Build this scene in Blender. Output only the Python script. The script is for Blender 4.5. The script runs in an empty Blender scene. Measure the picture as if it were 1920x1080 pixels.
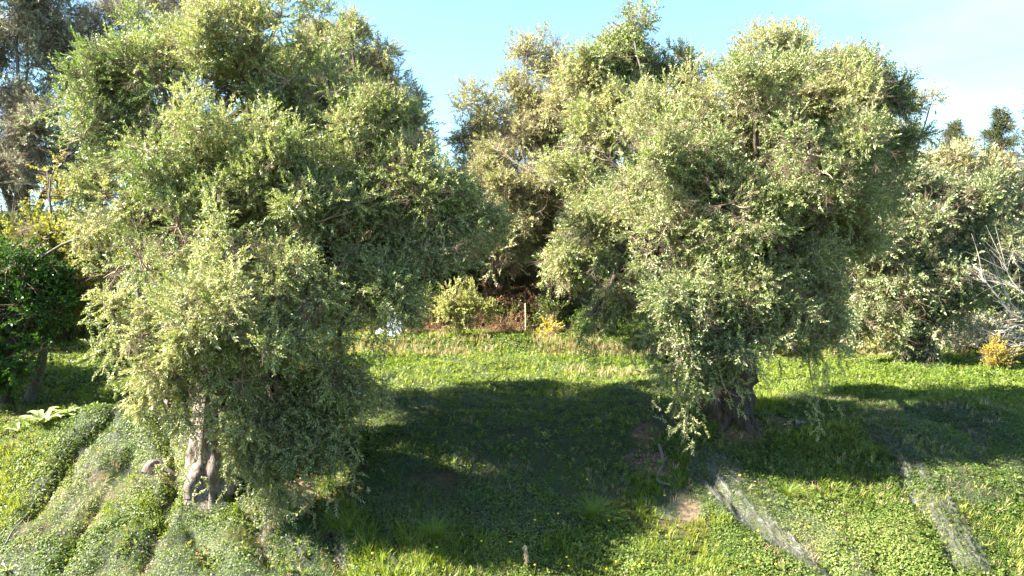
import bpy, math, numpy as np
from math import radians, sin, cos, pi

# ------------------------------------------------------------------ camera, sky, sun, exposure
scene = bpy.context.scene
COL = scene.collection
F, HZ, CZ = 1480.0, 520.0, 2.3            # focal length in photo pixels, horizon row, eye height above the terrace
PITCH = math.atan((540 - HZ) / F)
cam_d = bpy.data.cameras.new('camera'); cam = bpy.data.objects.new('camera', cam_d); COL.objects.link(cam)
cam.location = (0, 0, CZ); cam.rotation_euler = (pi / 2 - PITCH, 0, 0)
cam_d.sensor_width = 36; cam_d.lens = 36 * F / 1920; cam_d.clip_end = 3000; cam_d.clip_start = 0.05
scene.camera = cam

SUN = np.array([-0.98, -0.14, 0.0]); SUN /= np.linalg.norm(SUN)
ELEV = radians(39)
w = bpy.data.worlds.new("World"); scene.world = w; w.use_nodes = True
nt = w.node_tree; nt.nodes.clear()
wo = nt.nodes.new('ShaderNodeOutputWorld'); bg = nt.nodes.new('ShaderNodeBackground')
sky = nt.nodes.new('ShaderNodeTexSky'); sky.sky_type = 'NISHITA'; sky.sun_disc = False
sky.sun_elevation = ELEV; sky.sun_rotation = math.atan2(SUN[0], SUN[1])
sky.air_density = 1.0; sky.dust_density = 0.6; sky.ozone_density = 1.0
nt.links.new(sky.outputs[0], bg.inputs[0])
bg.inputs[1].default_value = 0.062
# a faint veil of thin cloud low on the right
tc = nt.nodes.new('ShaderNodeTexCoord'); nz = nt.nodes.new('ShaderNodeTexNoise')
mp = nt.nodes.new('ShaderNodeMapping'); mp.inputs['Scale'].default_value = (3, 3, 9)
nz.inputs['Scale'].default_value = 1.3; nz.inputs['Detail'].default_value = 6
nt.links.new(tc.outputs['Generated'], mp.inputs[0]); nt.links.new(mp.outputs[0], nz.inputs[0])
dp = nt.nodes.new('ShaderNodeVectorMath'); dp.operation = 'DOT_PRODUCT'
_v = np.array([0.53, 1, 0.26]); _v = _v / np.linalg.norm(_v); dp.inputs[1].default_value = tuple(_v)
nrm = nt.nodes.new('ShaderNodeVectorMath'); nrm.operation = 'NORMALIZE'
nt.links.new(tc.outputs['Generated'], nrm.inputs[0]); nt.links.new(nrm.outputs[0], dp.inputs[0])
mr = nt.nodes.new('ShaderNodeMapRange'); mr.inputs[1].default_value = 0.982; mr.inputs[2].default_value = 1.0
mr.inputs[3].default_value = 0; mr.inputs[4].default_value = 0.15
nt.links.new(dp.outputs['Value'], mr.inputs[0])
ml = nt.nodes.new('ShaderNodeMath'); ml.operation = 'MULTIPLY'
cr = nt.nodes.new('ShaderNodeMapRange'); cr.inputs[1].default_value = 0.35; cr.inputs[2].default_value = 0.75
nt.links.new(nz.outputs[0], cr.inputs[0]); nt.links.new(cr.outputs[0], ml.inputs[0]); nt.links.new(mr.outputs[0], ml.inputs[1])
mx = nt.nodes.new('ShaderNodeMixRGB'); mx.inputs[2].default_value = (7.5, 8.6, 9.0, 1)
wb = nt.nodes.new('ShaderNodeMixRGB'); wb.blend_type = 'MULTIPLY'; wb.inputs[0].default_value = 1; wb.inputs[2].default_value = (.76, .92, .93, 1); nt.links.new(sky.outputs[0], wb.inputs[1])
nt.links.new(ml.outputs[0], mx.inputs[0]); nt.links.new(wb.outputs[0], mx.inputs[1]); nt.links.new(mx.outputs[0], bg.inputs[0])
nt.links.new(bg.outputs[0], wo.inputs[0])

sd = bpy.data.lights.new('sun', 'SUN'); sd.energy = 5.0; sd.angle = radians(0.5); sd.color = (1.0, 0.93, 0.80)
so = bpy.data.objects.new('sun', sd); COL.objects.link(so)
from mathutils import Vector
tosun = Vector((SUN[0] * cos(ELEV), SUN[1] * cos(ELEV), sin(ELEV)))
so.rotation_euler = tosun.to_track_quat('Z', 'Y').to_euler(); so.location = tosun * 60
scene.view_settings.view_transform = 'Standard'; scene.view_settings.look = 'None'
scene.view_settings.exposure = 2.9; scene.view_settings.gamma = 1
scene.cycles.max_bounces = 8; scene.cycles.transparent_max_bounces = 12
scene.cycles.diffuse_bounces = 4

RNG = np.random.default_rng(7)

# ------------------------------------------------------------------ numeric helpers
def hsh(i, j, k=0):
    n = (i * 374761393 + j * 668265263 + k * 2147483647) & 0xffffffff
    n = ((n ^ (n >> 13)) * 1274126177) & 0xffffffff
    return ((n ^ (n >> 16)) & 0xffff) / 65535.0
def vnoise(x, y, k=0):
    x = np.asarray(x, float); y = np.asarray(y, float)
    i = np.floor(x).astype(np.int64); j = np.floor(y).astype(np.int64)
    u = x - i; v = y - j; u = u * u * (3 - 2 * u); v = v * v * (3 - 2 * v)
    return ((hsh(i, j, k) * (1 - u) + hsh(i + 1, j, k) * u) * (1 - v) + (hsh(i, j + 1, k) * (1 - u) + hsh(i + 1, j + 1, k) * u) * v) * 2 - 1
def fbm(x, y, k=0, n=3):
    s = 0; a = 1.0
    for o in range(n): s = s + a * vnoise(x * 2 ** o, y * 2 ** o, k + o); a *= .5
    return s
def sst(a, b, t):
    t = np.clip((t - a) / (b - a), 0, 1); return t * t * (3 - 2 * t)
def P(px, py, d):
    """a point at depth d (metres along +Y) that shows at a photo pixel"""
    vx, vy = (px - 960) / F, (540 - py) / F
    c, s = cos(PITCH), sin(PITCH)
    dy, dz = c + vy * s, -s + vy * c
    return np.array([vx / dy * d, d, CZ + dz / dy * d])

# ------------------------------------------------------------------ terrain
def h0(x, y):
    x = np.asarray(x, float); y = np.asarray(y, float)
    lip = 13.0 + .35 * fbm(x * .22 + 3, y * 0 + 1.5, 5, 2) + .3 * sst(-5, -8, x)
    s = y - lip
    base = np.interp(s, [-14, -5.6, -3.6, -.5, .5, 60], [.7, -1.85, -1.3, -.13, 0, 0])
    z = base + .28 * np.exp(-((x + 6.6) / 2.2) ** 2 - ((y - 12.6) / .9) ** 2)
    z = z - .3 * np.exp(-((y - 14.8) / 1.0) ** 2) * sst(-6, -8, x)
    z = z + .42 * sst(22.7, 23.7, y + .35 * vnoise(x * .5, y * 0, 9)) * sst(11, 8, x)
    z = z + .20 * np.maximum(0, y - 22) * sst(7.5, 10, x) * sst(34, 22, y)
    z = z + np.interp(y, [27.5, 44, 70, 400], [0, 5.6, 7, 7])
    z = z + .10 * fbm(x * .3, y * .3, 11, 2) * sst(4, 8, y) + .085 * fbm(x * 1.0, y * 1.0, 21, 3) + .02 * vnoise(x * 5, y * 5, 25)
    return z
def hit(px, py, h=h0):
    d = np.linspace(6, 60, 1600)
    vx, vy = (px - 960) / F, (540 - py) / F
    c, s = cos(PITCH), sin(PITCH)
    k = (-s + vy * c) / (c + vy * s); kx = vx / (c + vy * s)
    zz = CZ + k * d; g = h(kx * d, d)
    idx = np.nonzero(zz < g)[0]
    i = idx[0] if len(idx) else len(d) - 1
    return np.array([kx * d[i], d[i]])
def hitline(pts): return np.array([hit(a, b) for a, b in pts])
FUR = [hitline(l) for l in (
    [(300, 800), (330, 870), (325, 930), (310, 990), (270, 1075)], [(430, 930), (480, 990), (505, 1075)],
    [(250, 860), (200, 930), (120, 1070)], [(560, 940), (610, 1000), (650, 1080)],
    [(700, 980), (735, 1030), (760, 1080)], [(215, 790), (150, 850), (60, 980)], [(350, 1000), (400, 1075)],
    [(1290, 880), (1400, 985), (1560, 1080)], [(1640, 830), (1700, 920), (1800, 1075)])]
def seg_dist(x, y, pl):
    best = np.full(np.shape(x), 1e9)
    for a, b in zip(pl[:-1], pl[1:]):
        ab = b - a; L = (ab ** 2).sum() + 1e-9
        t = np.clip(((x - a[0]) * ab[0] + (y - a[1]) * ab[1]) / L, 0, 1)
        best = np.minimum(best, np.hypot(x - a[0] - t * ab[0], y - a[1] - t * ab[1]))
    return best
def h(x, y):
    x = np.asarray(x, float); y = np.asarray(y, float)
    z = h0(x, y); wob = .05 * vnoise(x * 3, y * 3, 33)
    for f in FUR:
        d = seg_dist(x, y, f) + wob
        z = z - .10 * np.exp(-(d / .07) ** 2) + .04 * np.exp(-((d - .3) / .18) ** 2)
    return z

# ------------------------------------------------------------------ mesh and object helpers
def tag(o, label=None, cat=None, group=None, kind=None):
    if label: o['label'] = label
    if cat: o['category'] = cat
    if group: o['group'] = group
    if kind: o['kind'] = kind
    return o
def mesh_np(name, V, faces, mats, parent=None, attrs=None, midx=None, smooth=False):
    """V (n,3); faces = list of (m,3) or (m,4) index arrays"""
    me = bpy.data.meshes.new(name)
    V = np.asarray(V, np.float32)
    if parent is not None:
        V = V - np.array(parent.location, np.float32)
    me.vertices.add(len(V)); me.vertices.foreach_set('co', V.ravel())
    tot = np.concatenate([np.full(len(f), f.shape[1], np.int32) for f in faces])
    loops = np.concatenate([f.ravel() for f in faces]).astype(np.int32)
    start = np.concatenate([[0], np.cumsum(tot)[:-1]]).astype(np.int32)
    me.loops.add(len(loops)); me.loops.foreach_set('vertex_index', loops)
    me.polygons.add(len(tot)); me.polygons.foreach_set('loop_start', start)
    me.update(calc_edges=True)
    if midx is not None: me.polygons.foreach_set('material_index', np.asarray(midx, np.int32))
    if smooth: me.polygons.foreach_set('use_smooth', np.ones(len(tot), bool))
    for k, a in (attrs or {}).items():
        at = me.attributes.new(k, 'FLOAT', 'POINT'); at.data.foreach_set('value', np.asarray(a, np.float32))
    for m in (mats if isinstance(mats, (list, tuple)) else [mats]): me.materials.append(m)
    o = bpy.data.objects.new(name, me); COL.objects.link(o)
    if parent is not None: o.parent = parent
    return o
def empty(name, loc):
    o = bpy.data.objects.new(name, None); o.location = [float(c) for c in loc]; o.empty_display_size = .3
    COL.objects.link(o); bpy.context.view_layer.update(); return o

class Geo:
    """collects vertices, faces, material indices and two per-vertex numbers"""
    def __init__(s): s.V = []; s.F = []; s.M = []; s.A = []; s.B = []; s.n = 0
    def add(s, V, F, mi=0, a=0.5, b=0.5):
        V = np.asarray(V, np.float32).reshape(-1, 3)
        s.V.append(V); s.F.append(np.asarray(F) + s.n); s.M.append(np.full(len(F), mi, np.int32))
        s.A.append(np.broadcast_to(np.asarray(a, np.float32), (len(V),))); s.B.append(np.broadcast_to(np.asarray(b, np.float32), (len(V),)))
        s.n += len(V)
    def build(s, name, mats, parent=None, smooth=False):
        return mesh_np(name, np.concatenate(s.V), s.F, mats, parent, {'leaf': np.concatenate(s.A), 'clump': np.concatenate(s.B)},
                       np.concatenate(s.M), smooth)

def crom(P_, n):
    P_ = np.asarray(P_, float)
    if len(P_) == 2: return P_[0] + (P_[1] - P_[0]) * np.linspace(0, 1, n)[:, None]
    Q = np.vstack([2 * P_[0] - P_[1], P_, 2 * P_[-1] - P_[-2]]); m = len(P_) - 1
    t = np.linspace(0, m - 1e-6, n); i = t.astype(int); u = (t - i)[:, None]
    a, b, c, d = Q[i], Q[i + 1], Q[i + 2], Q[i + 3]
    return .5 * (2 * b + (c - a) * u + (2 * a - 5 * b + 4 * c - d) * u ** 2 + (3 * b - a - 3 * c + d) * u ** 3)
def tube(g, pts, rad, sides=6, n=None, gn=0.0, mi=0, seed=0, cap=True):
    n = n or max(3, len(pts) * 3)
    C = crom(pts, n); R = np.interp(np.linspace(0, 1, n), np.linspace(0, 1, len(rad)), rad)
    T = np.gradient(C, axis=0); T /= np.linalg.norm(T, axis=1)[:, None] + 1e-9
    ref = np.array([1., 0, 0]) if abs(T[:, 0]).mean() < .8 else np.array([0, 0, 1.])
    U = np.cross(T, ref); U /= np.linalg.norm(U, axis=1)[:, None] + 1e-9; W = np.cross(T, U)
    th = np.linspace(0, 2 * pi, sides, endpoint=False)
    k = np.arange(n)[:, None]
    rr = R[:, None] * (1 + gn * (.6 * np.sin(3 * th + .35 * k + seed) + .35 * np.sin(7 * th - .5 * k + seed * 2) + .5 * vnoise(th * 2.2 + seed * 7, k * .6, seed)))
    V = C[:, None, :] + rr[..., None] * (np.cos(th)[None, :, None] * U[:, None] + np.sin(th)[None, :, None] * W[:, None])
    V = V.reshape(-1, 3); f = []
    i = np.arange(n - 1)[:, None] * sides; j = np.arange(sides)[None]; j2 = (j + 1) % sides
    f = np.stack([i + j, i + j2, i + sides + j2, i + sides + j], -1).reshape(-1, 4)
    g.add(V, f, mi, .5, .5)
    if cap:
        e = (n - 1) * sides + np.arange(sides)
        g.add(np.vstack([V[e], C[-1] + T[-1] * R[-1] * .6]), np.stack([np.arange(sides), (np.arange(sides) + 1) % sides, np.full(sides, sides)], -1), mi)

# ------------------------------------------------------------------ materials
def nodes(m):
    m.use_nodes = True; t = m.node_tree; t.nodes.clear(); return t, t.nodes, t.links
def ramp(N, stops):
    r = N.new('ShaderNodeValToRGB'); e = r.color_ramp.elements
    while len(e) > 1: e.remove(e[-1])
    e[0].position = stops[0][0]; e[0].color = (*stops[0][1], 1)
    for p, c in stops[1:]:
        q = e.new(p); q.color = (*c, 1)
    return r
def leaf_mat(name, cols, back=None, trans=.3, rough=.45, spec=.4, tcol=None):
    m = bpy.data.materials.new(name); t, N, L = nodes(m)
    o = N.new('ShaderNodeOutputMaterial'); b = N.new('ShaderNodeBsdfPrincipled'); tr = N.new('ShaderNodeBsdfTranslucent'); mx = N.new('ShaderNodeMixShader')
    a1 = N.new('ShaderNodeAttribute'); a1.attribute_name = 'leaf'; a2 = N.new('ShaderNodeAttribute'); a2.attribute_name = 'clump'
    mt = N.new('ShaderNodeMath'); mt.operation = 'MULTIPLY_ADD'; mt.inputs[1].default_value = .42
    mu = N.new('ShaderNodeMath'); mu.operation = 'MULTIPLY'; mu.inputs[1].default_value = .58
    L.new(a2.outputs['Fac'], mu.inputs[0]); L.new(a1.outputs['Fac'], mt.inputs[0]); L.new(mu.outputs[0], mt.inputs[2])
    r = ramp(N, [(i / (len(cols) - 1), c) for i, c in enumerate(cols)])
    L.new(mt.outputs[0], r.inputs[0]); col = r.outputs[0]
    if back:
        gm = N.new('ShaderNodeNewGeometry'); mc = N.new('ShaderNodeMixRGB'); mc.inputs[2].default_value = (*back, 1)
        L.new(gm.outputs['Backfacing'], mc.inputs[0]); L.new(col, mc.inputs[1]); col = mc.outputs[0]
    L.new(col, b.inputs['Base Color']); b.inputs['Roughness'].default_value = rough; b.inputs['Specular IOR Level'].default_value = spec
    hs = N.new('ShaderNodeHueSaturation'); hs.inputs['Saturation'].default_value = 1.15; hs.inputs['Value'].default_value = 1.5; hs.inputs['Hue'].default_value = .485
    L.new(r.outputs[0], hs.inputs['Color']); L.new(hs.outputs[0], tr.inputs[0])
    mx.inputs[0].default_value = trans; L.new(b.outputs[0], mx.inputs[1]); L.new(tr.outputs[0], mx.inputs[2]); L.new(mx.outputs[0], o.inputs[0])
    return m
def bark_mat(name, c1, c2, scale=6, bump=.6):
    m = bpy.data.materials.new(name); t, N, L = nodes(m)
    o = N.new('ShaderNodeOutputMaterial'); b = N.new('ShaderNodeBsdfPrincipled'); tc = N.new('ShaderNodeTexCoord')
    mp = N.new('ShaderNodeMapping'); mp.inputs['Scale'].default_value = (scale * 2, scale * 2, scale * .5)
    n1 = N.new('ShaderNodeTexNoise'); n1.inputs['Detail'].default_value = 9; n1.inputs['Scale'].default_value = 1.5; n1.inputs['Roughness'].default_value = .7
    L.new(tc.outputs['Object'], mp.inputs[0]); L.new(mp.outputs[0], n1.inputs[0])
    r = ramp(N, [(.35, c1), (.5, tuple((x + y) / 2 for x, y in zip(c1, c2))), (.66, c2)]); L.new(n1.outputs[0], r.inputs[0])
    L.new(r.outputs[0], b.inputs['Base Color']); b.inputs['Roughness'].default_value = .9; b.inputs['Specular IOR Level'].default_value = .15
    bp = N.new('ShaderNodeBump'); bp.inputs['Strength'].default_value = bump; bp.inputs['Distance'].default_value = .05
    L.new(n1.outputs[0], bp.inputs['Height']); L.new(bp.outputs[0], b.inputs['Normal']); L.new(b.outputs[0], o.inputs[0])
    return m
def plain(name, c, rough=.8, var=.25, scale=20):
    m = bpy.data.materials.new(name); t, N, L = nodes(m)
    o = N.new('ShaderNodeOutputMaterial'); b = N.new('ShaderNodeBsdfPrincipled'); n = N.new('ShaderNodeTexNoise'); tc = N.new('ShaderNodeTexCoord')
    L.new(tc.outputs['Object'], n.inputs[0]); n.inputs['Scale'].default_value = scale; n.inputs['Detail'].default_value = 5
    r = ramp(N, [(.3, tuple(x * (1 - var) for x in c)), (.7, tuple(min(1, x * (1 + var)) for x in c))])
    L.new(n.outputs[0], r.inputs[0]); L.new(r.outputs[0], b.inputs['Base Color']); b.inputs['Roughness'].default_value = rough; L.new(b.outputs[0], o.inputs[0])
    return m
def net_mat(name, col, lo, hi, rough=.6, cov=False):
    """fine plastic mesh: below the size of a pixel, so its open area is given as coverage, with threads gathered in streaks"""
    m = bpy.data.materials.new(name); t, N, L = nodes(m)
    o = N.new('ShaderNodeOutputMaterial'); b = N.new('ShaderNodeBsdfPrincipled'); tr = N.new('ShaderNodeBsdfTransparent'); mx = N.new('ShaderNodeMixShader')
    tc = N.new('ShaderNodeTexCoord'); fac = None
    for k, (rz, sc) in enumerate(((.5, (26, 1.6, 1)), (-.35, (14, 1.0, 1)), (0, (70, 70, 1)))):
        mp = N.new('ShaderNodeMapping'); mp.inputs['Scale'].default_value = sc; mp.inputs['Rotation'].default_value = (0, 0, rz)
        n = N.new('ShaderNodeTexNoise'); n.inputs['Scale'].default_value = 1; n.inputs['Detail'].default_value = 4; n.inputs['Distortion'].default_value = .4
        L.new(tc.outputs['Object'], mp.inputs[0]); L.new(mp.outputs[0], n.inputs[0])
        r = N.new('ShaderNodeMapRange'); r.inputs[1].default_value = .42; r.inputs[2].default_value = .72; r.inputs[3].default_value = lo; r.inputs[4].default_value = hi
        L.new(n.outputs[0], r.inputs[0])
        if fac is None: fac = r.outputs[0]
        else:
            a = N.new('ShaderNodeMath'); a.operation = 'MAXIMUM' if k == 1 else 'ADD'
            if k == 2: r.inputs[3].default_value = -.1 * hi; r.inputs[4].default_value = .5 * hi
            L.new(fac, a.inputs[0]); L.new(r.outputs[0], a.inputs[1]); fac = a.outputs[0]
    if cov:
        at = N.new('ShaderNodeAttribute'); at.attribute_name = 'cov'; a = N.new('ShaderNodeMath'); a.operation = 'MULTIPLY'; a.use_clamp = True
        L.new(fac, a.inputs[0]); L.new(at.outputs['Fac'], a.inputs[1]); fac = a.outputs[0]
    L.new(fac, mx.inputs[0]); L.new(tr.outputs[0], mx.inputs[1]); L.new(b.outputs[0], mx.inputs[2]); L.new(mx.outputs[0], o.inputs[0])
    b.inputs['Base Color'].default_value = (*col, 1); b.inputs['Roughness'].default_value = rough; b.inputs['Specular IOR Level'].default_value = .4
    return m

OL_D, OL_M, OL_L = (.055, .09, .018), (.15, .195, .05), (.32, .34, .13)
M = dict(
    olive=leaf_mat('olive_leaf', [(.020, .055, .010), (.055, .115, .024), (.14, .21, .05), (.28, .31, .105), (.46, .43, .21), (.17, .33, .06)], back=(.40, .395, .22), trans=.32, spec=.5, rough=.42),
    olive_green=leaf_mat('olive_leaf_green', [(.055, .09, .025), (.12, .165, .055), (.20, .24, .09), (.29, .31, .15)], back=(.29, .31, .18), trans=.28, spec=.55, rough=.4),
    olive_pale=leaf_mat('olive_leaf_pale', [(.12, .14, .05), (.24, .26, .09), (.34, .34, .15), (.45, .41, .24)], back=(.42, .40, .25), trans=.28),
    olive_grey=leaf_mat('olive_leaf_grey', [(.13, .16, .08), (.24, .26, .14), (.33, .34, .20), (.42, .41, .28)], back=(.34, .33, .27), trans=.2),
    citrus=leaf_mat('citrus_leaf', [(.014, .045, .008), (.03, .085, .012), (.055, .13, .018), (.13, .19, .025)], trans=.25, spec=.4, rough=.4),
    yellow=leaf_mat('yellowing_leaf', [(.09, .12, .025), (.17, .19, .04), (.25, .245, .055), (.32, .26, .07)], trans=.4),
    sapling=leaf_mat('sapling_leaf', [(.14, .18, .05), (.24, .27, .08), (.34, .35, .13), (.42, .40, .18)], trans=.4),
    scrub=leaf_mat('scrub_leaf', [(.03, .05, .012), (.06, .09, .02), (.10, .13, .03), (.17, .19, .06)], trans=.25),
    bracken=leaf_mat('bracken_frond', [(.10, .055, .03), (.16, .09, .05), (.24, .15, .08), (.31, .22, .12)], trans=.3, spec=.2),
    straw=leaf_mat('dry_grass', [(.22, .16, .07), (.34, .27, .13), (.44, .36, .2), (.55, .47, .3)], trans=.3, spec=.2),
    spruce=leaf_mat('conifer_needle', [(.03, .045, .02), (.06, .08, .03), (.10, .11, .045), (.15, .14, .06)], trans=.1, spec=.2),
    bright=leaf_mat('bright_bush_leaf', [(.05, .09, .02), (.10, .16, .03), (.16, .22, .05), (.24, .28, .08)], trans=.35),
    clover=leaf_mat('clover_leaf', [(.03, .06, .012), (.07, .115, .02), (.135, .18, .04), (.25, .27, .08)], trans=.35, spec=.3, rough=.5),
    grass=leaf_mat('grass_blade', [(.06, .11, .012), (.12, .18, .02), (.2, .25, .035), (.34, .33, .11)], trans=.35, spec=.3, rough=.5),
    silver=leaf_mat('silver_leaf', [(.16, .23, .06), (.25, .33, .11), (.34, .40, .18), (.45, .48, .28)], trans=.25),
    goldbush=leaf_mat('golden_bush_leaf', [(.26, .22, .04), (.38, .31, .05), (.46, .37, .07), (.5, .44, .12)], trans=.3),
    stem=plain('fine_stem', (.16, .115, .075)),
    drytwig=plain('dry_twig', (.22, .155, .11)),
    palewood=plain('bleached_branch', (.36, .32, .28), .7, .2),
    bark=bark_mat('olive_bark', (.03, .022, .018), (.11, .085, .068)),
    bark_pale=bark_mat('pale_olive_bark', (.08, .06, .05), (.36, .29, .26), 9, 1.0),
    bark_grey=bark_mat('grey_bark', (.07, .06, .05), (.2, .18, .16)),
    netdark=net_mat('dark_net', (.045, .048, .04), .06, .30),
    netmid=net_mat('grey_net', (.10, .11, .09), .04, .20),
    netpale=net_mat('pale_net', (.085, .082, .078), .18, .75, .45, True),
    cord=plain('net_cord', (.10, .105, .10), .6),
    white=plain('white_paint', (.72, .76, .8), .6, .08, 8),
    wood=plain('weathered_stake', (.5, .42, .3), .9, .3, 30),
    flower=plain('yellow_petal', (.85, .62, .02), .6, .1),
    seed=plain('seed_head', (.5, .36, .2), .9, .3),
    litter=leaf_mat('dead_leaf', [(.12, .07, .04), (.26, .16, .09), (.38, .25, .16), (.48, .34, .24)], trans=.15, spec=.2),
    stone=plain('stone', (.22, .19, .16), .9, .35, 9),
)

# ground material: soil and moss patched by noise, straw toward the back
def ground_mat():
    m = bpy.data.materials.new('meadow_soil'); t, N, L = nodes(m)
    o = N.new('ShaderNodeOutputMaterial'); b = N.new('ShaderNodeBsdfPrincipled'); tc = N.new('ShaderNodeTexCoord')
    n1 = N.new('ShaderNodeTexNoise'); n1.inputs['Scale'].default_value = .9; n1.inputs['Detail'].default_value = 8; n1.inputs['Roughness'].default_value = .7
    n2 = N.new('ShaderNodeTexNoise'); n2.inputs['Scale'].default_value = 22; n2.inputs['Detail'].default_value = 8
    L.new(tc.outputs['Object'], n1.inputs[0]); L.new(tc.outputs['Object'], n2.inputs[0])
    r1 = ramp(N, [(.36, (.085, .055, .032)), (.52, (.05, .07, .018)), (.7, (.07, .11, .02))]); r2 = ramp(N, [(.3, (.45, .45, .45)), (.75, (1.3, 1.3, 1.2))])
    L.new(n1.outputs[0], r1.inputs[0]); L.new(n2.outputs[0], r2.inputs[0])
    sa = N.new('ShaderNodeAttribute'); sa.attribute_name = 'soil'; sm = N.new('ShaderNodeMixRGB'); sm.inputs[2].default_value = (.17, .115, .075, 1)
    L.new(sa.outputs['Fac'], sm.inputs[0]); L.new(r1.outputs[0], sm.inputs[1])
    mm = N.new('ShaderNodeMixRGB'); mm.blend_type = 'MULTIPLY'; mm.inputs[0].default_value = 1; L.new(sm.outputs[0], mm.inputs[1]); L.new(r2.outputs[0], mm.inputs[2])
    L.new(mm.outputs[0], b.inputs['Base Color']); b.inputs['Roughness'].default_value = 1; b.inputs['Specular IOR Level'].default_value = .1
    bp = N.new('ShaderNodeBump'); bp.inputs['Strength'].default_value = .7; bp.inputs['Distance'].default_value = .04
    L.new(n2.outputs[0], bp.inputs['Height']); L.new(bp.outputs[0], b.inputs['Normal']); L.new(b.outputs[0], o.inputs[0])
    return m

SOIL = [(*hit(a, b), q) for a, b, q in ((1218, 872, .42), (395, 915, .32), (300, 893, .22), (1470, 798, .32), (1380, 800, .5), (1200, 810, .3), (40, 778, .5), (110, 765, .35), (560, 935, .25), (1290, 960, .22), (870, 790, .3))]
def soil(x, y):
    m = np.zeros(np.shape(x)); wob = .35 * vnoise(x * 3, y * 3, 41) + .25 * vnoise(x * 9, y * 9, 42)
    for a, b, q in SOIL: m = np.maximum(m, np.exp(-(((x - a) ** 2 + ((y - b) * .8) ** 2) / q ** 2)))
    return np.clip((m + wob * .6 - .38) * 4, 0, 1)
def ground():
    xs = np.concatenate([np.linspace(-500, -60, 12)[:-1], np.linspace(-60, -16, 40)[:-1], np.linspace(-16, 16, 420)[:-1], np.linspace(16, 60, 40)[:-1], np.linspace(60, 500, 12)])
    ys = np.concatenate([np.linspace(-80, -2, 14)[:-1], np.linspace(-2, 7.5, 30)[:-1], np.linspace(7.5, 17, 170)[:-1], np.linspace(17, 32, 120)[:-1], np.linspace(32, 70, 40)[:-1], np.linspace(70, 900, 20)])
    X, Y = np.meshgrid(xs, ys); Z = h(X, Y)
    V = np.stack([X, Y, Z], -1).reshape(-1, 3); nx = len(xs)
    i = np.arange(len(ys) - 1)[:, None] * nx; j = np.arange(nx - 1)[None]
    f = np.stack([i + j, i + j + 1, i + nx + j + 1, i + nx + j], -1).reshape(-1, 4)
    tag(mesh_np('ground', V, [f], ground_mat(), attrs={'soil': soil(V[:, 0], V[:, 1])}, smooth=True), 'grassy terrace breaking into a bumpy slope in the foreground', 'ground', kind='structure')
ground()

# ------------------------------------------------------------------ twigs
def rot_to(D, spin):
    """rotation matrices (n,3,3) taking +Z to D, spun about it"""
    D = D / (np.linalg.norm(D, axis=1)[:, None] + 1e-9)
    ref = np.where(np.abs(D[:, 2:3]) > .95, [[1., 0, 0]], [[0, 0, 1.]])
    X = np.cross(ref, D); X /= np.linalg.norm(X, axis=1)[:, None]; Y = np.cross(D, X)
    c, s = np.cos(spin)[:, None], np.sin(spin)[:, None]
    return np.stack([X * c + Y * s, -X * s + Y * c, D], -1)
def twig_tpl(rng, L=.38, n=22, ll=.065, lw=.017, ang=.75, bend=.12, stem_r=.0028, branch=1):
    """a shoot with opposite leaves; leaves are folded diamonds"""
    V = []; Fq = []; A = []; SV = []; SF = []
    def shoot(o, d, L, n):
        d = d / np.linalg.norm(d); side = np.cross(d, rng.normal(size=3)); side /= np.linalg.norm(side); up = np.cross(side, d)
        def at(t): return o + d * L * t + side * bend * L * t * t
        for k in range(n):
            t = (k + 1.2) / (n + .5); p = at(t); a = k * 1.57 + rng.normal() * .5
            q = side * cos(a) + up * sin(a); e = ang * rng.uniform(.6, 1.35) * (1 - .4 * t)
            ld = d * cos(e) + q * sin(e) + rng.normal(size=3) * .15; ld /= np.linalg.norm(ld)
            wd = np.cross(ld, rng.normal(size=3)); wd /= np.linalg.norm(wd); nn = np.cross(ld, wd)
            l = ll * rng.uniform(.6, 1.15); wv = lw * rng.uniform(.8, 1.15); b = len(V)
            V.extend([p, p + ld * l * .5 + wd * wv * .5 + nn * wv * .18, p + ld * l - nn * l * .06, p + ld * l * .5 - wd * wv * .5 + nn * wv * .18])
            Fq.append([b, b + 1, b + 2, b + 3]); A.extend([rng.random()] * 4)
        pts = [at(0), at(.5), at(1)]; b = len(SV)
        for i, p in enumerate(pts):
            rr = stem_r * (1 - .35 * i)
            for j in range(3): SV.append(p + side * rr * cos(j * 2.1) + up * rr * sin(j * 2.1))
        for i in range(2):
            for j in range(3): SF.append([b + i * 3 + j, b + i * 3 + (j + 1) % 3, b + i * 3 + 3 + (j + 1) % 3, b + i * 3 + 3 + j])
    if branch == 1: shoot(np.zeros(3), np.array([0, 0, 1.]), L, n)
    else:
        shoot(np.zeros(3), np.array([0, 0, 1.]), L, n // 2)
        for k in range(branch - 1):
            a = rng.uniform(0, 6.28); shoot(np.array([0, 0, L * rng.uniform(.15, .6)]), np.array([cos(a) * .8, sin(a) * .8, 1.]), L * .6, max(2, n // 2 // (branch - 1)))
    return np.array(V), np.array(Fq), np.array(A), np.array(SV), np.array(SF)
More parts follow.
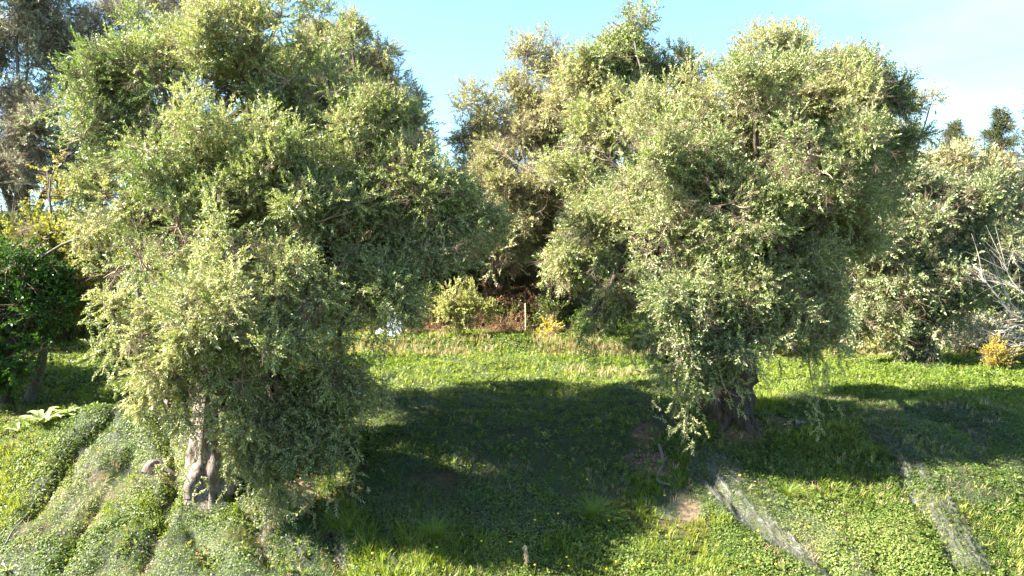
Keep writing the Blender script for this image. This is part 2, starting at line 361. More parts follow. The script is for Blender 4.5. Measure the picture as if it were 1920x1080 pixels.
def bare_tpl(rng, L=.5, n=7, r=.004):
    SV = []; SF = []
    for k in range(n):
        o = np.array([0, 0, L * .5 * rng.random() * (k > 0)]); a = rng.uniform(0, 6.28); s = .1 if k == 0 else .7
        d = np.array([cos(a) * s, sin(a) * s, 1.]) + rng.normal(size=3) * .2; d /= np.linalg.norm(d); l = L * (1 if k == 0 else rng.uniform(.3, .7))
        s1 = np.cross(d, [.3, .9, .1]); s1 /= np.linalg.norm(s1); s2 = np.cross(d, s1); b = len(SV); kk = rng.normal(size=3) * .07 * l
        for i in range(3):
            p = o + d * l * i / 2 + kk * (i == 1); rr = r * (1 - .4 * i) * (1 if k == 0 else .7)
            for j in range(3): SV.append(p + s1 * rr * cos(j * 2.1) + s2 * rr * sin(j * 2.1))
        for i in range(2):
            for j in range(3): SF.append([b + i * 3 + j, b + i * 3 + (j + 1) % 3, b + i * 3 + 3 + (j + 1) % 3, b + i * 3 + 3 + j])
    return np.zeros((0, 3)), np.zeros((0, 4), int), np.zeros(0), np.array(SV), np.array(SF)
TR = np.random.default_rng(3)
T = dict(
    olive=[twig_tpl(TR, L=.22, n=26, ll=.048, lw=.0145, ang=1.0) for _ in range(9)],
    olive_far=[twig_tpl(TR, L=.34, n=20, ll=.085, lw=.034, ang=.95, stem_r=.003) for _ in range(7)],
    distant=[twig_tpl(TR, L=.75, n=16, ll=.17, lw=.065, stem_r=.006) for _ in range(6)],
    broad=[twig_tpl(TR, L=.32, n=15, ll=.078, lw=.042, ang=1.0, stem_r=.004) for _ in range(5)],
    small=[twig_tpl(TR, L=.28, n=16, ll=.045, lw=.022, ang=.9, stem_r=.002) for _ in range(5)],
    frond=[twig_tpl(TR, L=.6, n=30, ll=.10, lw=.022, ang=1.1, bend=.4, stem_r=.004) for _ in range(5)],
    bare=[bare_tpl(TR) for _ in range(5)], bare_fine=[bare_tpl(TR, .26, 14, .0022) for _ in range(6)],
)
def put(g, tpls, pos, D, sc, clump, rng, mleaf=0, mstem=1, flat=None):
    n = len(pos)
    if n == 0: return
    which = rng.integers(0, len(tpls), n); R = rot_to(D, rng.uniform(0, 6.28, n))
    for k, (V, Fq, A, SV, SF) in enumerate(tpls):
        s = which == k; c = int(s.sum())
        if not c: continue
        Rk = R[s]; pk = pos[s]; sk = sc[s][:, None, None]
        if len(V):
            W = np.einsum('nij,vj->nvi', Rk, V) * sk + pk[:, None]
            a = np.clip(A[None] * .8 + rng.random((c, 1)) * .2, 0, 1)
            g.add(W.reshape(-1, 3), (Fq[None] + (np.arange(c) * len(V))[:, None, None]).reshape(-1, 4), mleaf, a.ravel(), np.repeat(clump[s], len(V)))
        if len(SV):
            W = np.einsum('nij,vj->nvi', Rk, SV) * sk + pk[:, None]
            g.add(W.reshape(-1, 3), (SF[None] + (np.arange(c) * len(SV))[:, None, None]).reshape(-1, 4), mstem, .5, .5)
def sph(rng, n):
    v = rng.normal(size=(n, 3)); return v / np.linalg.norm(v, axis=1)[:, None]

def n3(p, f, k=0):
    x, y, z = p[:, 0] * f, p[:, 1] * f, p[:, 2] * f
    return (vnoise(x + z * .7, y + k, k) + vnoise(y + 7 - x * .5, z, k + 1) + vnoise(z + 3, x + y * .6, k + 2)) * .6
def warp(p, sc):
    return p + sc * (.30 * np.stack([n3(p, 1.05 / sc, 60), n3(p, 1.05 / sc, 70), n3(p, 1.05 / sc, 80)], -1) + .13 * np.stack([n3(p, 2.8 / sc, 61), n3(p, 2.8 / sc, 71), n3(p, 2.8 / sc, 81)], -1))
def crown_geo(lobes, rng, tpl='olive', dens=95, bare=.12, sub=13, up=.25, scale=1.0, gaps=.25, spur=.05, g=None, btpl='bare'):
    """lobes: (centre xyz, radius, droop 0..1, density factor). Each lobe carries clumps on its skin, each clump carries shoots."""
    g = g or Geo(); anchors = []; new = []
    for (c, R, droop, df) in lobes:      # break each big lobe into uneven smaller ones
        if R / scale < .5: new.append((c, R, droop, df)); continue
        k = 7; d = sph(rng, k); new.append((c, R * .5, droop, df * .8))
        for q in d:
            rr = R * rng.uniform(.36, .62); new.append((c + q * (R * 1.02 - rr) * np.array([1, 1, .95]), rr, droop, df * rng.uniform(.8, 1.1)))
    lobes = new
    for (c, R, droop, df) in lobes:
        K = max(7, int(1.25 * sub * (R / .9) ** 1.2))
        dirs = sph(rng, K); dirs[:, 2] *= .9
        for dk in dirs:
            if rng.random() < gaps * .45: continue
            rs = R * rng.uniform(.22, .42); sc = c + dk * R * rng.uniform(.42, .76)
            anchors.append((c, sc))
            ez = 1 + droop * .9; tone = rng.random()
            m = int(dens * df * 15 * rs * rs * rng.uniform(.6, 1.5) * (1.2 + droop * .5))
            q = sph(rng, m); rad = rs * rng.random(m) ** .45
            pos = sc + q * rad[:, None] * np.array([1, 1, ez]); pos[:, 2] -= droop * rs * .5
            fz = 1.7 / max(.8, scale * R); kp = n3(pos, fz, 40) + .45 * n3(pos, fz * 2.6, 50) > -.2 - .25 * droop + rng.normal(size=m) * .1
            q = q[kp]; pos = warp(pos[kp], 1. if R > .35 else R * 2.2); m = len(pos)
            if m == 0: continue
            D = q * .7 + dk * .4 + rng.normal(size=(m, 3)) * .6
            D[:, 2] += up * (1 - droop) * 1.2 - droop * 1.25
            s = rng.uniform(.7, 1.2, m) * scale; s[rng.random(m) < spur] *= 1.35
            isb = rng.random(m) < bare
            cl = np.clip(tone + rng.normal(size=m) * .18, 0, 1)
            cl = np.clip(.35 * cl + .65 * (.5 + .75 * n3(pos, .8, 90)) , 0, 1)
            put(g, T[tpl], pos[~isb], D[~isb], s[~isb], cl[~isb], rng)
            put(g, T[btpl], pos[isb], D[isb], s[isb] * 1.1, cl[isb], rng, 0, 2)
        # inner fill, sparse; crown shade is put into its darker leaf tone for depth
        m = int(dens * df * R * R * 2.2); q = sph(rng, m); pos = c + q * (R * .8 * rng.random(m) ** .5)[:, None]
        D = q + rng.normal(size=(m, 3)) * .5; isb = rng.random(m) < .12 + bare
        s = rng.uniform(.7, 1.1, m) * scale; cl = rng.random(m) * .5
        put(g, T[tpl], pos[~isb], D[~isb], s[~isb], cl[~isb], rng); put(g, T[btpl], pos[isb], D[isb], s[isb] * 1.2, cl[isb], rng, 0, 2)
    return g, anchors
def L_(px, py, rpx, d, droop=0., df=1.): return (P(px, py, d), rpx / F * d, droop, df)

def limbs_geo(g, anchors, rng, r=.02):
    for c, s in anchors:
        mid = (c + s) / 2 + rng.normal(size=3) * .08 * np.linalg.norm(s - c)
        tube(g, [c, mid, s], [r, r * .7, r * .3], 4, 4, mi=2, cap=False)
def limb_path(a, b, rng, sag=.12):
    a = np.asarray(a, float); b = np.asarray(b, float); L = np.linalg.norm(b - a)
    p1 = a + (b - a) * .33 + np.array([0, 0, .10 * L]) + rng.normal(size=3) * sag * L * .5
    p2 = a + (b - a) * .68 + np.array([0, 0, .08 * L]) + rng.normal(size=3) * sag * L * .5
    return [a, p1, p2, b]

def tree(name, label, cat, base, lobes, seed, leafm, barkm='bark', trunk_r=.2, fork=.35, group=None, tpl='olive', limb_r=.05,
         stemm='stem', drym='drytwig', nl=None, sides=10, **kw):
    rng = np.random.default_rng(seed)
    bx, by = base[0], base[1]; bz = float(h(bx, by)); root = empty(name, (bx, by, bz)); tag(root, label, cat, group)
    g, anc = crown_geo(lobes, rng, tpl=tpl, **kw)
    limbs_geo(g, anc, rng, .012 * (1 + limb_r * 8))
    C = np.array([l[0] for l in lobes]); top = C.mean(0)
    fk = np.array([bx + (top[0] - bx) * .35, by + (top[1] - by) * .35, bz + (top[2] - bz) * fork])
    t = Geo()
    tube(t, [np.array([bx, by, bz - .15]), np.array([bx, by, bz + .12]), np.array([bx, by, bz]) * .45 + fk * .55 + rng.normal(size=3) * .05, fk], [trunk_r * 1.5, trunk_r * 1.1, trunk_r * .85, trunk_r * .75], sides, 10, .22, seed=seed)
    for i, l in enumerate(lobes):
        if nl and i % nl: continue
        tube(t, limb_path(fk, l[0], rng), [trunk_r * .5, limb_r, limb_r * .6, limb_r * .3], 6, 9, .1, seed=seed + i)
    t.build('trunk', M[barkm], root, True)
    g.build('crown', [M[leafm], M[stemm], M[drym]], root)
    return root

# ------------------------------------------------------------------ the two big olives
def gnarled(root, base, seed, stems, mat, flare):
    """several twisting stems rising from one flared foot; each stem a list of points and radii"""
    t = Geo(); rng = np.random.default_rng(seed)
    for k, (pts, rad) in enumerate(stems): tube(t, pts, rad, 24, 34, .4, seed=seed + k)
    for k in range(9):      # roots gripping the bank
        a = k * .7 + rng.uniform(-.2, .2); R = flare * rng.uniform(.8, 1.35); p0 = base + np.array([cos(a) * flare * .3, sin(a) * flare * .3, .38 * flare])
        p1 = base + np.array([cos(a) * R * .7, sin(a) * R * .7, 0]); p1[2] = h(p1[0], p1[1]) + .04
        p2 = base + np.array([cos(a) * R * 1.25, sin(a) * R * 1.25, 0]); p2[2] = h(p2[0], p2[1]) - .05
        tube(t, [p0, p1, p2], [flare * .28, flare * .17, .03], 8, 9, .2, seed=k)
    return t.build('trunk', mat, root, True)

def big_left():
    rng = np.random.default_rng(101)
    bx, by = hit(395, 925); bz = float(h(bx, by)); base = np.array([bx, by, bz])
    root = empty('olive_tree', base)
    tag(root, 'huge leafy olive on the left with low skirts and a pale pinkish trunk foot', 'olive tree')
    A1 = P(385, 760, by + .1); A2 = P(400, 640, by + .5); A3 = P(430, 500, by + 1.0)
    B2 = P(520, 700, by + .9); B3 = P(620, 520, by + 1.2)
    gnarled(root, base, 5, [([base + [0, 0, -.25], base + [-.06, 0, .4], A1, A2, A3], [.40, .21, .13, .11, .10]),
                            ([base + [.25, .3, -.2], base + [.5, .5, .5], B2, B3], [.30, .22, .2, .15])], M['bark_pale'], .36)
    lob = [L_(400, 590, 130, 9.7, .3, 1.1), L_(305, 590, 90, 9.8, .3), L_(480, 480, 115, 9.9, .1), L_(545, 620, 100, 9.9, .4), L_(285, 680, 75, 9.8, .5), L_(350, 690, 75, 9.9, .5), L_(215, 610, 45, 9.8, .3),
           L_(440, 690, 85, 9.8, .5), L_(310, 780, 42, 10, .7, .8), L_(352, 770, 36, 9.8, .8, .8), L_(415, 770, 34, 9.8, .8, .8), L_(590, 800, 85, 10.3, .8, 1.1), L_(500, 800, 75, 10.2, .8, 1.1), L_(560, 870, 55, 10.3, .8, 1.1), L_(475, 870, 42, 10.1, .8), L_(640, 850, 50, 10.4, .8), L_(650, 790, 60, 10.5, .7), L_(450, 790, 45, 10.1, .7), L_(640, 720, 75, 10.6, .6), L_(600, 700, 80, 10.4, .6),
           L_(680, 520, 120, 10.7, .4), L_(800, 430, 105, 11, .2), L_(855, 480, 58, 11.2, .4), L_(770, 475, 48, 11, .3), L_(880, 420, 48, 11.3, .2), L_(730, 370, 125, 11.1, .1), L_(640, 290, 135, 11.4),
           L_(500, 330, 150, 11.2), L_(330, 290, 150, 11.2), L_(205, 245, 105, 11.4), L_(185, 150, 80, 11.6), L_(300, 120, 120, 11.7), L_(430, 90, 105, 11.7),
           L_(525, 30, 60, 11.4), L_(400, 420, 130, 10.7, .1), L_(245, 410, 95, 11.2, .2), L_(600, 170, 115, 11.8), L_(735, 210, 72, 11.8), L_(270, 490, 90, 10.5, .3), L_(660, 70, 40, 12.2, 0, .8), L_(590, 400, 110, 10.6, .2), L_(130, 200, 45, 11.5), L_(150, 330, 50, 11.4),
           L_(500, 400, 140, 13), L_(350, 270, 130, 13.2), L_(640, 350, 130, 13), L_(500, 190, 130, 13.2), L_(780, 400, 90, 13), L_(585, 560, 75, 12.6), L_(350, 450, 120, 13), L_(300, 90, 90, 13), L_(440, 40, 70, 13), L_(200, 200, 80, 13), L_(430, 170, 85, 12.8), L_(480, 120, 70, 12.6), L_(560, 120, 80, 12.6), L_(500, 380, 110, 14.8), L_(650, 330, 100, 14.6), L_(380, 480, 90, 14.4), L_(600, 480, 90, 14.2)]
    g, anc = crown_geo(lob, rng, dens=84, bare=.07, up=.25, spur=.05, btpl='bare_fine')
    for px, py, d in ((200, 600, 9.7), (205, 660, 9.8), (640, 880, 10.4), (700, 640, 10.6), (560, 920, 10.1), (455, 880, 10.0), (320, 840, 9.9)):
        n = 26; p = P(px, py, d) + rng.normal(size=(n, 3)) * [.16, .16, .22]; D = rng.normal(size=(n, 3)) * .5 + [0, 0, -.8]
        put(g, T['olive'], p, D, np.ones(n), np.full(n, .6), rng)
    limbs_geo(g, anc, rng, .013)
    forks = [A3, B3, A2]
    for i, l in enumerate(lob):
        f = min(forks, key=lambda q: np.linalg.norm(q - l[0])); t = Geo()
        tube(t, limb_path(f, l[0], rng), [.085, .06, .04, .018], 8, 12, .15, seed=i)
        t.build('limb', M['bark'], root, True)
    g.build('crown', [M['olive'], M['stem'], M['drytwig']], root)
big_left()

def big_right():
    rng = np.random.default_rng(202)
    bx, by = hit(1375, 782); bz = float(h(bx, by)); base = np.array([bx, by, bz])
    root = empty('olive_tree', base)
    tag(root, 'broad olive tree on the right, dark multi-stemmed trunk at the terrace edge and hanging sprays', 'olive tree')
    S1 = P(1395, 650, by); S2 = P(1400, 520, by - .1); K1 = P(1300, 660, by + .1); K2 = P(1235, 560, by + .1); K3 = P(1215, 480, by)
    gnarled(root, base, 9, [([base + [0, 0, -.2], base + [.05, 0, .4], S1, S2], [.32, .23, .2, .17]),
                            ([base + [-.2, .1, -.2], base + [-.35, .1, .45], K1, K2, K3], [.3, .2, .19, .2, .14]),
                            ([base + [-.1, .25, -.2], base + [-.12, .3, .6], P(1350, 560, by + .2)], [.28, .2, .14])], M['bark'], .42)
    lob = [L_(1255, 330, 150, 12.2), L_(1150, 400, 105, 12.6, .1), L_(1090, 440, 60, 12.8, .4), L_(1400, 220, 165, 12.7), L_(1540, 200, 140, 12.9), L_(1650, 190, 60, 13.1), L_(1460, 110, 70, 13, 0, .8),
           L_(1530, 350, 150, 12.5), L_(1640, 330, 85, 13), L_(1390, 400, 160, 11.9), L_(1290, 500, 105, 11.7, .3), L_(1340, 600, 85, 11.5, .6), L_(1300, 690, 52, 11.3, .9),
           L_(1420, 560, 105, 11.7, .4), L_(1520, 510, 95, 12.1, .4), L_(1530, 620, 60, 12, .9, .8), L_(1480, 640, 45, 12.1, .9, .7), L_(1480, 440, 110, 11.9, .1), L_(1160, 540, 70, 12.9, .8, .8), L_(1110, 590, 42, 13, .9, .7),
           L_(1240, 440, 90, 11.9, .2), L_(1610, 440, 60, 12.8, .3), L_(1390, 640, 60, 11.7, .8), L_(1250, 210, 90, 13), L_(1400, 90, 30, 13, 0, .8), L_(1490, 80, 35, 13, 0, .8), L_(1680, 260, 45, 13.1),
           L_(1500, 330, 115, 11.3), L_(1600, 290, 80, 11.5), L_(1430, 180, 90, 11.6), L_(1400, 300, 150, 15), L_(1530, 400, 120, 15), L_(1250, 380, 120, 14.8), L_(1440, 190, 110, 14.8), L_(1580, 250, 90, 14.8), L_(1450, 520, 90, 14.4), L_(1290, 610, 78, 11.3, .7), L_(1390, 680, 48, 11.4, .8), L_(1430, 620, 78, 11.6, .6), L_(1545, 580, 62, 12, .7), L_(1232, 640, 38, 11.5, .8), L_(1255, 690, 34, 11.3, .8), L_(1330, 700, 40, 11.4, .8), L_(1500, 640, 45, 12, .8)]
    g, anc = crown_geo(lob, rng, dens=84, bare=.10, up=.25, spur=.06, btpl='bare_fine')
    for px, py, d, n in ((1290, 770, 11.1, 26), (1270, 720, 11.2, 30), (1240, 690, 11.2, 20), (1385, 700, 11.4, 24), (1120, 655, 12.8, 20), (1190, 640, 12.9, 20), (1540, 700, 12, 26), (1525, 760, 11.9, 14), (1590, 640, 12.1, 20), (1285, 810, 11.1, 5)):
        p = P(px, py, d) + rng.normal(size=(n, 3)) * [.12, .12, .2]; D = rng.normal(size=(n, 3)) * .5 + [0, 0, -.7]
        put(g, T['olive'], p, D, np.ones(n), np.full(n, .7), rng)
    for pts in ([(1275, 690), (1270, 735), (1290, 760), (1283, 825)], [(1515, 660), (1523, 720), (1545, 790)], [(1350, 700), (1360, 730), (1385, 745)]):
        tube(g, [P(a, b, 11.15) if a < 1500 else P(a, b, 12) for a, b in pts], [.012, .010, .007, .004], 5, 12, mi=2)
    limbs_geo(g, anc, rng, .013)
    forks = [S2, K3, P(1350, 560, by + .2)]
    for i, l in enumerate(lob):
        f = min(forks, key=lambda q: np.linalg.norm(q - l[0])); t = Geo()
        tube(t, limb_path(f, l[0], rng), [.095, .065, .04, .018], 8, 12, .15, seed=i)
        t.build('limb', M['bark'], root, True)
    g.build('crown', [M['olive'], M['stem'], M['drytwig']], root)
big_right()

# ------------------------------------------------------------------ trees behind
def gx(px, d): return ((px - 960) / F * d, d)
tree('olive_tree', 'pale dry olive rising in the gap between the two big olives', 'olive tree', gx(905, 32),
     [L_(960, 470, 65, 27.9, .2), L_(1025, 440, 60, 27.9), L_(900, 270, 60, 28.2), L_(985, 95, 40, 27.7, 0, .7), L_(1045, 125, 60, 27.7, 0, .8), L_(985, 150, 62, 27.75, 0, .7), L_(900, 210, 62, 27.75, 0, .7), L_(1010, 260, 100, 27.00), L_(900, 310, 78, 27.00), L_(1070, 200, 80, 27.75), L_(960, 370, 90, 26.40), L_(1060, 350, 100, 26.40), L_(880, 410, 55, 26.40, .2), L_(940, 460, 60, 26.40, .3)],
     11, 'olive_pale', 'bark_grey', .22, .45, tpl='olive_far', dens=34, bare=.35, sub=15, gaps=.4)
tree('olive_tree', 'tall olive with a lone sprig on top, behind the broad right olive', 'olive tree', gx(1265, 23.93),
     [L_(1190, 45, 50, 23.93, 0, .7), L_(1190, 120, 88, 23.93), L_(1110, 160, 75, 23.93), L_(1280, 150, 75, 24.36), L_(1140, 250, 100, 23.20), L_(1240, 240, 95, 23.20), L_(1090, 320, 80, 23.20), L_(1170, 360, 80, 22.91), L_(1100, 440, 70, 23.20, .3), L_(1060, 500, 60, 23.20, .5)],
     12, 'olive', 'bark_grey', .22, .45, tpl='olive_far', dens=42, bare=.2, gaps=.3)
tree('olive_tree', 'sunlit pale olive whose rounded shoulder shows right of the huge left olive', 'olive tree', gx(700, 27.75),
     [L_(600, 90, 60, 27.7), L_(665, 60, 40, 27.7, 0, .8), L_(640, 180, 80, 27.5), L_(630, 130, 80, 27.75), L_(700, 130, 72, 27.75), L_(755, 190, 50, 27.75), L_(690, 230, 90, 27.00), L_(770, 290, 50, 27.00), L_(800, 370, 55, 27.00, .3), L_(720, 400, 70, 27.00, .3), L_(560, 220, 90, 27.00)],
     13, 'olive_pale', 'bark_grey', .22, .45, tpl='olive_far', dens=40, bare=.25)
tree('olive_tree', 'olive with pinkish dry twig tips leaning out right of the broad olive', 'olive tree', gx(1600, 24.65),
     [L_(1620, 130, 55, 24.65, 0, .6), L_(1560, 130, 50, 24.65, 0, .6), L_(1690, 200, 42, 24.65, 0, .7), L_(1745, 195, 28, 24.65, 0, .6), L_(1650, 260, 80, 24.65), L_(1560, 260, 90, 24.65), L_(1640, 380, 80, 23.93, .2), L_(1560, 420, 80, 23.93, .3), L_(1700, 270, 26, 24.65, 0, .5), L_(1680, 350, 50, 24.07)],
     14, 'olive_pale', 'bark_grey', .2, .45, tpl='olive_far', dens=36, bare=.4, gaps=.4)
tree('olive_tree', 'tall grey thin-leaved tree in the top left corner with dark branches against the sky', 'tree', gx(60, 27.30),
     [L_(50, 60, 110, 27.30, 0, .5), L_(-60, 100, 110, 27.30, 0, .6), L_(130, 130, 80, 27.30, 0, .45), L_(40, 220, 100, 26.65, 0, .8), L_(20, 330, 90, 26.65), L_(-60, 280, 90, 26.65), L_(60, -60, 100, 27.30, 0, .5), L_(10, 430, 70, 26.00, .2)],
     15, 'olive_grey', 'bark_grey', .28, .4, tpl='olive_far', dens=34, bare=.45, gaps=.45, limb_r=.07)
tree('olive_tree', 'thin bare-twigged tree at the top edge behind the crown of the huge left olive', 'tree', gx(270, 28.60),
     [L_(200, 20, 80, 28.60, 0, .45), L_(290, 0, 80, 28.60, 0, .4), L_(350, -40, 80, 28.60, 0, .4), L_(240, 110, 80, 28.60, 0, .6), L_(330, 90, 60, 28.60, 0, .5), L_(150, 100, 80, 28.6, 0, .8), L_(200, 180, 80, 28.6), L_(250, 230, 100, 27.95), L_(170, 330, 90, 27.30)],
     16, 'olive_grey', 'bark_grey', .24, .4, tpl='olive_far', dens=30, bare=.6, gaps=.45, limb_r=.06)
tree('fig_tree', 'yellowing broad-leaved tree between the dark citrus and the huge left olive', 'tree', gx(55, 15.5),
     [L_(50, 430, 45, 15.5), L_(100, 460, 60, 15.3), L_(160, 470, 55, 15.2), L_(110, 300, 30, 16, 0, .6), L_(90, 370, 45, 15.8, 0, .7), L_(220, 470, 45, 15), L_(170, 540, 55, 15.2), L_(100, 530, 50, 15.4), L_(300, 395, 34, 13.2, 0, .8)],
     17, 'yellow', 'bark_grey', .10, .4, tpl='broad', dens=55, bare=.12, limb_r=.03, gaps=.3)
tree('citrus_tree', 'dense dark green citrus tree cut by the left edge of the view', 'tree', gx(10, 14.6),
     [L_(20, 530, 75, 14.4, .2), L_(62, 590, 48, 14.2, .3), L_(-40, 600, 90, 14.4, .2), L_(30, 630, 60, 14.2, .4), L_(-60, 520, 80, 14.6), L_(20, 670, 42, 14.1, .4), L_(-35, 680, 50, 14.1, .4), L_(78, 655, 34, 14.1, .4)],
     18, 'citrus', 'bark', .12, .35, tpl='broad', dens=90, bare=.05, limb_r=.03, gaps=.15)
tree('olive_tree', 'olive with a dark hollow trunk standing right of the broad olive beyond the net', 'olive tree', gx(1725, 20.5),
     [L_(1700, 440, 85, 20.5, .1), L_(1770, 400, 85, 20.8), L_(1640, 470, 75, 20.3, .2), L_(1680, 540, 60, 20, .5), L_(1770, 500, 75, 20.2, .3), L_(1620, 560, 42, 20.3, .6, .7), L_(1700, 340, 60, 21), L_(1790, 580, 45, 20, .6, .7), L_(1850, 450, 60, 20.6, .3), L_(1690, 605, 30, 19.9, .6), L_(1755, 600, 34, 19.9, .6), L_(1640, 605, 34, 20, .6), L_(1720, 560, 50, 19.8, .5), L_(1600, 480, 60, 20.6, .3), L_(1660, 400, 70, 20.8), L_(1830, 380, 60, 20.9), L_(1840, 520, 50, 20.4, .4), L_(1690, 630, 26, 19.8, .4), L_(1750, 632, 28, 19.8, .4)],
     19, 'olive_green', 'bark', .42, .3, tpl='olive_far', dens=46, bare=.16, sides=18)
FG = 'row of far olives on the right'
tree('olive_tree', 'pale far olive below the pointed conifers', 'olive tree', gx(1800, 27),
     [L_(1740, 305, 50, 27), L_(1780, 312, 45, 27), L_(1860, 330, 52, 27), L_(1905, 350, 45, 27), L_(1790, 330, 62, 27), L_(1740, 350, 50, 27), L_(1850, 370, 60, 27), L_(1810, 420, 70, 26.5), L_(1740, 430, 60, 26.5), L_(1800, 500, 70, 26.3, .3)], 20, 'olive_pale', 'bark_grey', .25, .4, FG, 'olive_far', dens=30, bare=.25, scale=1.2)
tree('olive_tree', 'far olive cut by the right edge of the view', 'olive tree', gx(1910, 25),
     [L_(1890, 390, 58, 25), L_(1940, 420, 70, 25), L_(1890, 480, 70, 24.6, .2), L_(1950, 540, 70, 24.6, .2), L_(1880, 560, 50, 24.4, .3), L_(1850, 400, 60, 25), L_(1810, 460, 60, 24.8), L_(1830, 540, 50, 24.6, .3)], 21, 'olive_green', 'bark_grey', .25, .4, FG, 'olive_far', dens=32, bare=.2, scale=1.15)
tree('olive_tree', 'dull green olive filling the shade behind the left olive above the white box', 'olive tree', gx(640, 28.35),
     [L_(620, 470, 90, 28.35, .3), L_(700, 500, 80, 28.35, .4), L_(780, 470, 80, 28.35, .3), L_(560, 400, 90, 28.35), L_(820, 400, 70, 28.35), L_(880, 470, 55, 28.89, .4), L_(760, 560, 50, 28.35, .7), L_(930, 430, 70, 28.4, .2), L_(985, 470, 55, 28.6, .3), L_(890, 390, 60, 28.6), L_(640, 560, 60, 28.35, .6)],
     22, 'olive_green', 'bark_grey', .25, .3, tpl='olive_far', dens=34, bare=.2)
tree('olive_tree', 'dark olive crown behind the hanging left skirt of the broad olive', 'olive tree', gx(1120, 27.68),
     [L_(1040, 430, 60, 27.68, .2), L_(1000, 400, 60, 27.68), L_(1110, 470, 80, 27.41, .4), L_(1180, 520, 70, 27.41, .5), L_(1060, 530, 50, 27.41, .7), L_(1130, 590, 48, 27.00, .8), L_(1200, 590, 50, 27.00, .7)],
     23, 'olive_green', 'bark_grey', .25, .3, tpl='olive_far', dens=38, bare=.15)
tree('olive_tree', 'shaded tree behind the citrus at the left, only its lower crown showing', 'tree', gx(150, 24.00),
     [L_(60, 480, 90, 24.00, .2), L_(160, 480, 90, 24.00, .2), L_(120, 580, 70, 24.00, .5), L_(210, 590, 60, 23.40, .6), L_(30, 590, 70, 24.00, .5), L_(-60, 480, 90, 24.00, .2)],
     24, 'scrub', 'bark', .2, .3, tpl='olive_far', dens=40, bare=.1, scale=1.2)
# neighbour tree standing just outside the frame: its shade lies over the terrace at the left
tree('olive_tree', 'olive just outside the left edge that shades the terrace under the citrus', 'olive tree', (-15.2, 15.6),
     [((-15.2, 15.4, 3.0), 1.8, .1, 1.), ((-14.6, 17.0, 3.0), 1.5, .2, 1.), ((-15.6, 14.2, 3.4), 1.5, 0., 1.), ((-15, 16.4, 4.6), 1.5, 0., 1.), ((-16.4, 18.4, 3.4), 1.6, 0., 1.), ((-15.8, 14.8, 4.8), 1.3, 0., 1.)],
     25, 'olive', 'bark', .3, .35, tpl='distant', dens=16, bare=.1)

# ------------------------------------------------------------------ conifers
def conifer(px, pytop, d, label, seed, width, name='conifer', group=None, narrow=False):
    rng = np.random.default_rng(seed); x, y = gx(px, d); z0 = float(h(x, y)); top = P(px, pytop, d)[2]
    root = empty(name, (x, y, z0)); tag(root, label, 'conifer', group); H = top - z0; t = Geo(); g = Geo()
    tube(t, [(x, y, z0 - .3), (x + .1, y, z0 + H * .5), (x, y, top)], [.28, .16, .03], 8, 12, .05); t.build('trunk', M['bark_grey'], root, True)
    n = 105 if not narrow else 160
    for i in range(n):
        f = (i / n) ** .8; z = z0 + H * (.12 + .88 * f); R = width * (1 - f) ** 1.05 * rng.uniform(.3, 1.2) + .08; a = rng.uniform(0, 6.28)
        if narrow: R = width * (1 - f ** 4) * rng.uniform(.6, 1)
        e = np.array([x + cos(a) * R, y + sin(a) * R, z + R * (.12 if not narrow else 1.1)]); b = np.array([x, y, z])
        tube(g, [b, (b + e) / 2 + [0, 0, -.06 * R], e], [.03, .02, .01], 3, 4, mi=1, cap=False)
        m = int(min(60, 12 + R * 45)); tt = rng.uniform(.25, 1.05, m)[:, None]; p = b + (e - b) * tt + rng.normal(size=(m, 3)) * (.06 + .07 * R)
        D = (e - b) / (np.linalg.norm(e - b) + 1e-6) + rng.normal(size=(m, 3)) * .6
        put(g, T['distant'], p, D, rng.uniform(.25, .5, m), np.full(m, rng.random()), rng)
    g.build('crown', [M['spruce'], M['stem'], M['stem']], root)
conifer(1872, 204, 44, 'pointed dark conifer, the taller one on the right skyline', 31, 3.1)
conifer(1788, 228, 44, 'shorter pointed conifer on the skyline above the far olives', 32, 3.2)
conifer(1944, 120, 38, 'dark columnar cypress only just showing at the right edge of the sky', 33, .55, 'cypress', None, True)

# ------------------------------------------------------------------ bushes
def bush(name, label, cat, px, py, d, lobes, seed, leafm, tpl='small', group=None, dens=60, bare=.15, scale=1., stems=5, up=.4, sm='stem'):
    rng = np.random.default_rng(seed); x, y = gx(px, d); z0 = float(h(x, y)); root = empty(name, (x, y, z0)); tag(root, label, cat, group)
    lo = [L_(*l) for l in lobes]; g, anc = crown_geo(lo, rng, tpl=tpl, dens=dens, bare=bare, up=up, scale=scale, sub=9, btpl='bare_fine')
    limbs_geo(g, anc, rng, .006); t = Geo()
    for k in range(stems):
        t = Geo(); l = lo[k % len(lo)][0]; tube(t, [np.array([x, y, z0 - .05]) + rng.normal(size=3) * [.06, .06, 0], (np.array([x, y, z0]) + l) / 2 + rng.normal(size=3) * .1, l + rng.normal(size=3) * .1], [.03, .022, .01], 5, 8); t.build('stem', M['drytwig'], root, True)
    g.build('foliage', [M[leafm], M[sm], M['drytwig']], root); return root
bush('sapling', 'pale yellow-green sapling on the back terrace left of the reddish bracken', 'sapling', 853, 637, 24.3,
     [(845, 575, 30, 23.9), (885, 562, 32, 23.9), (868, 592, 32, 23.9), (832, 600, 24, 23.9), (905, 588, 24, 23.9), (872, 538, 22, 23.9), (840, 552, 22, 23.9)], 41, 'sapling', 'olive_far', dens=60, scale=.8, stems=7)
G1 = 'scrub along the foot of the back bank'
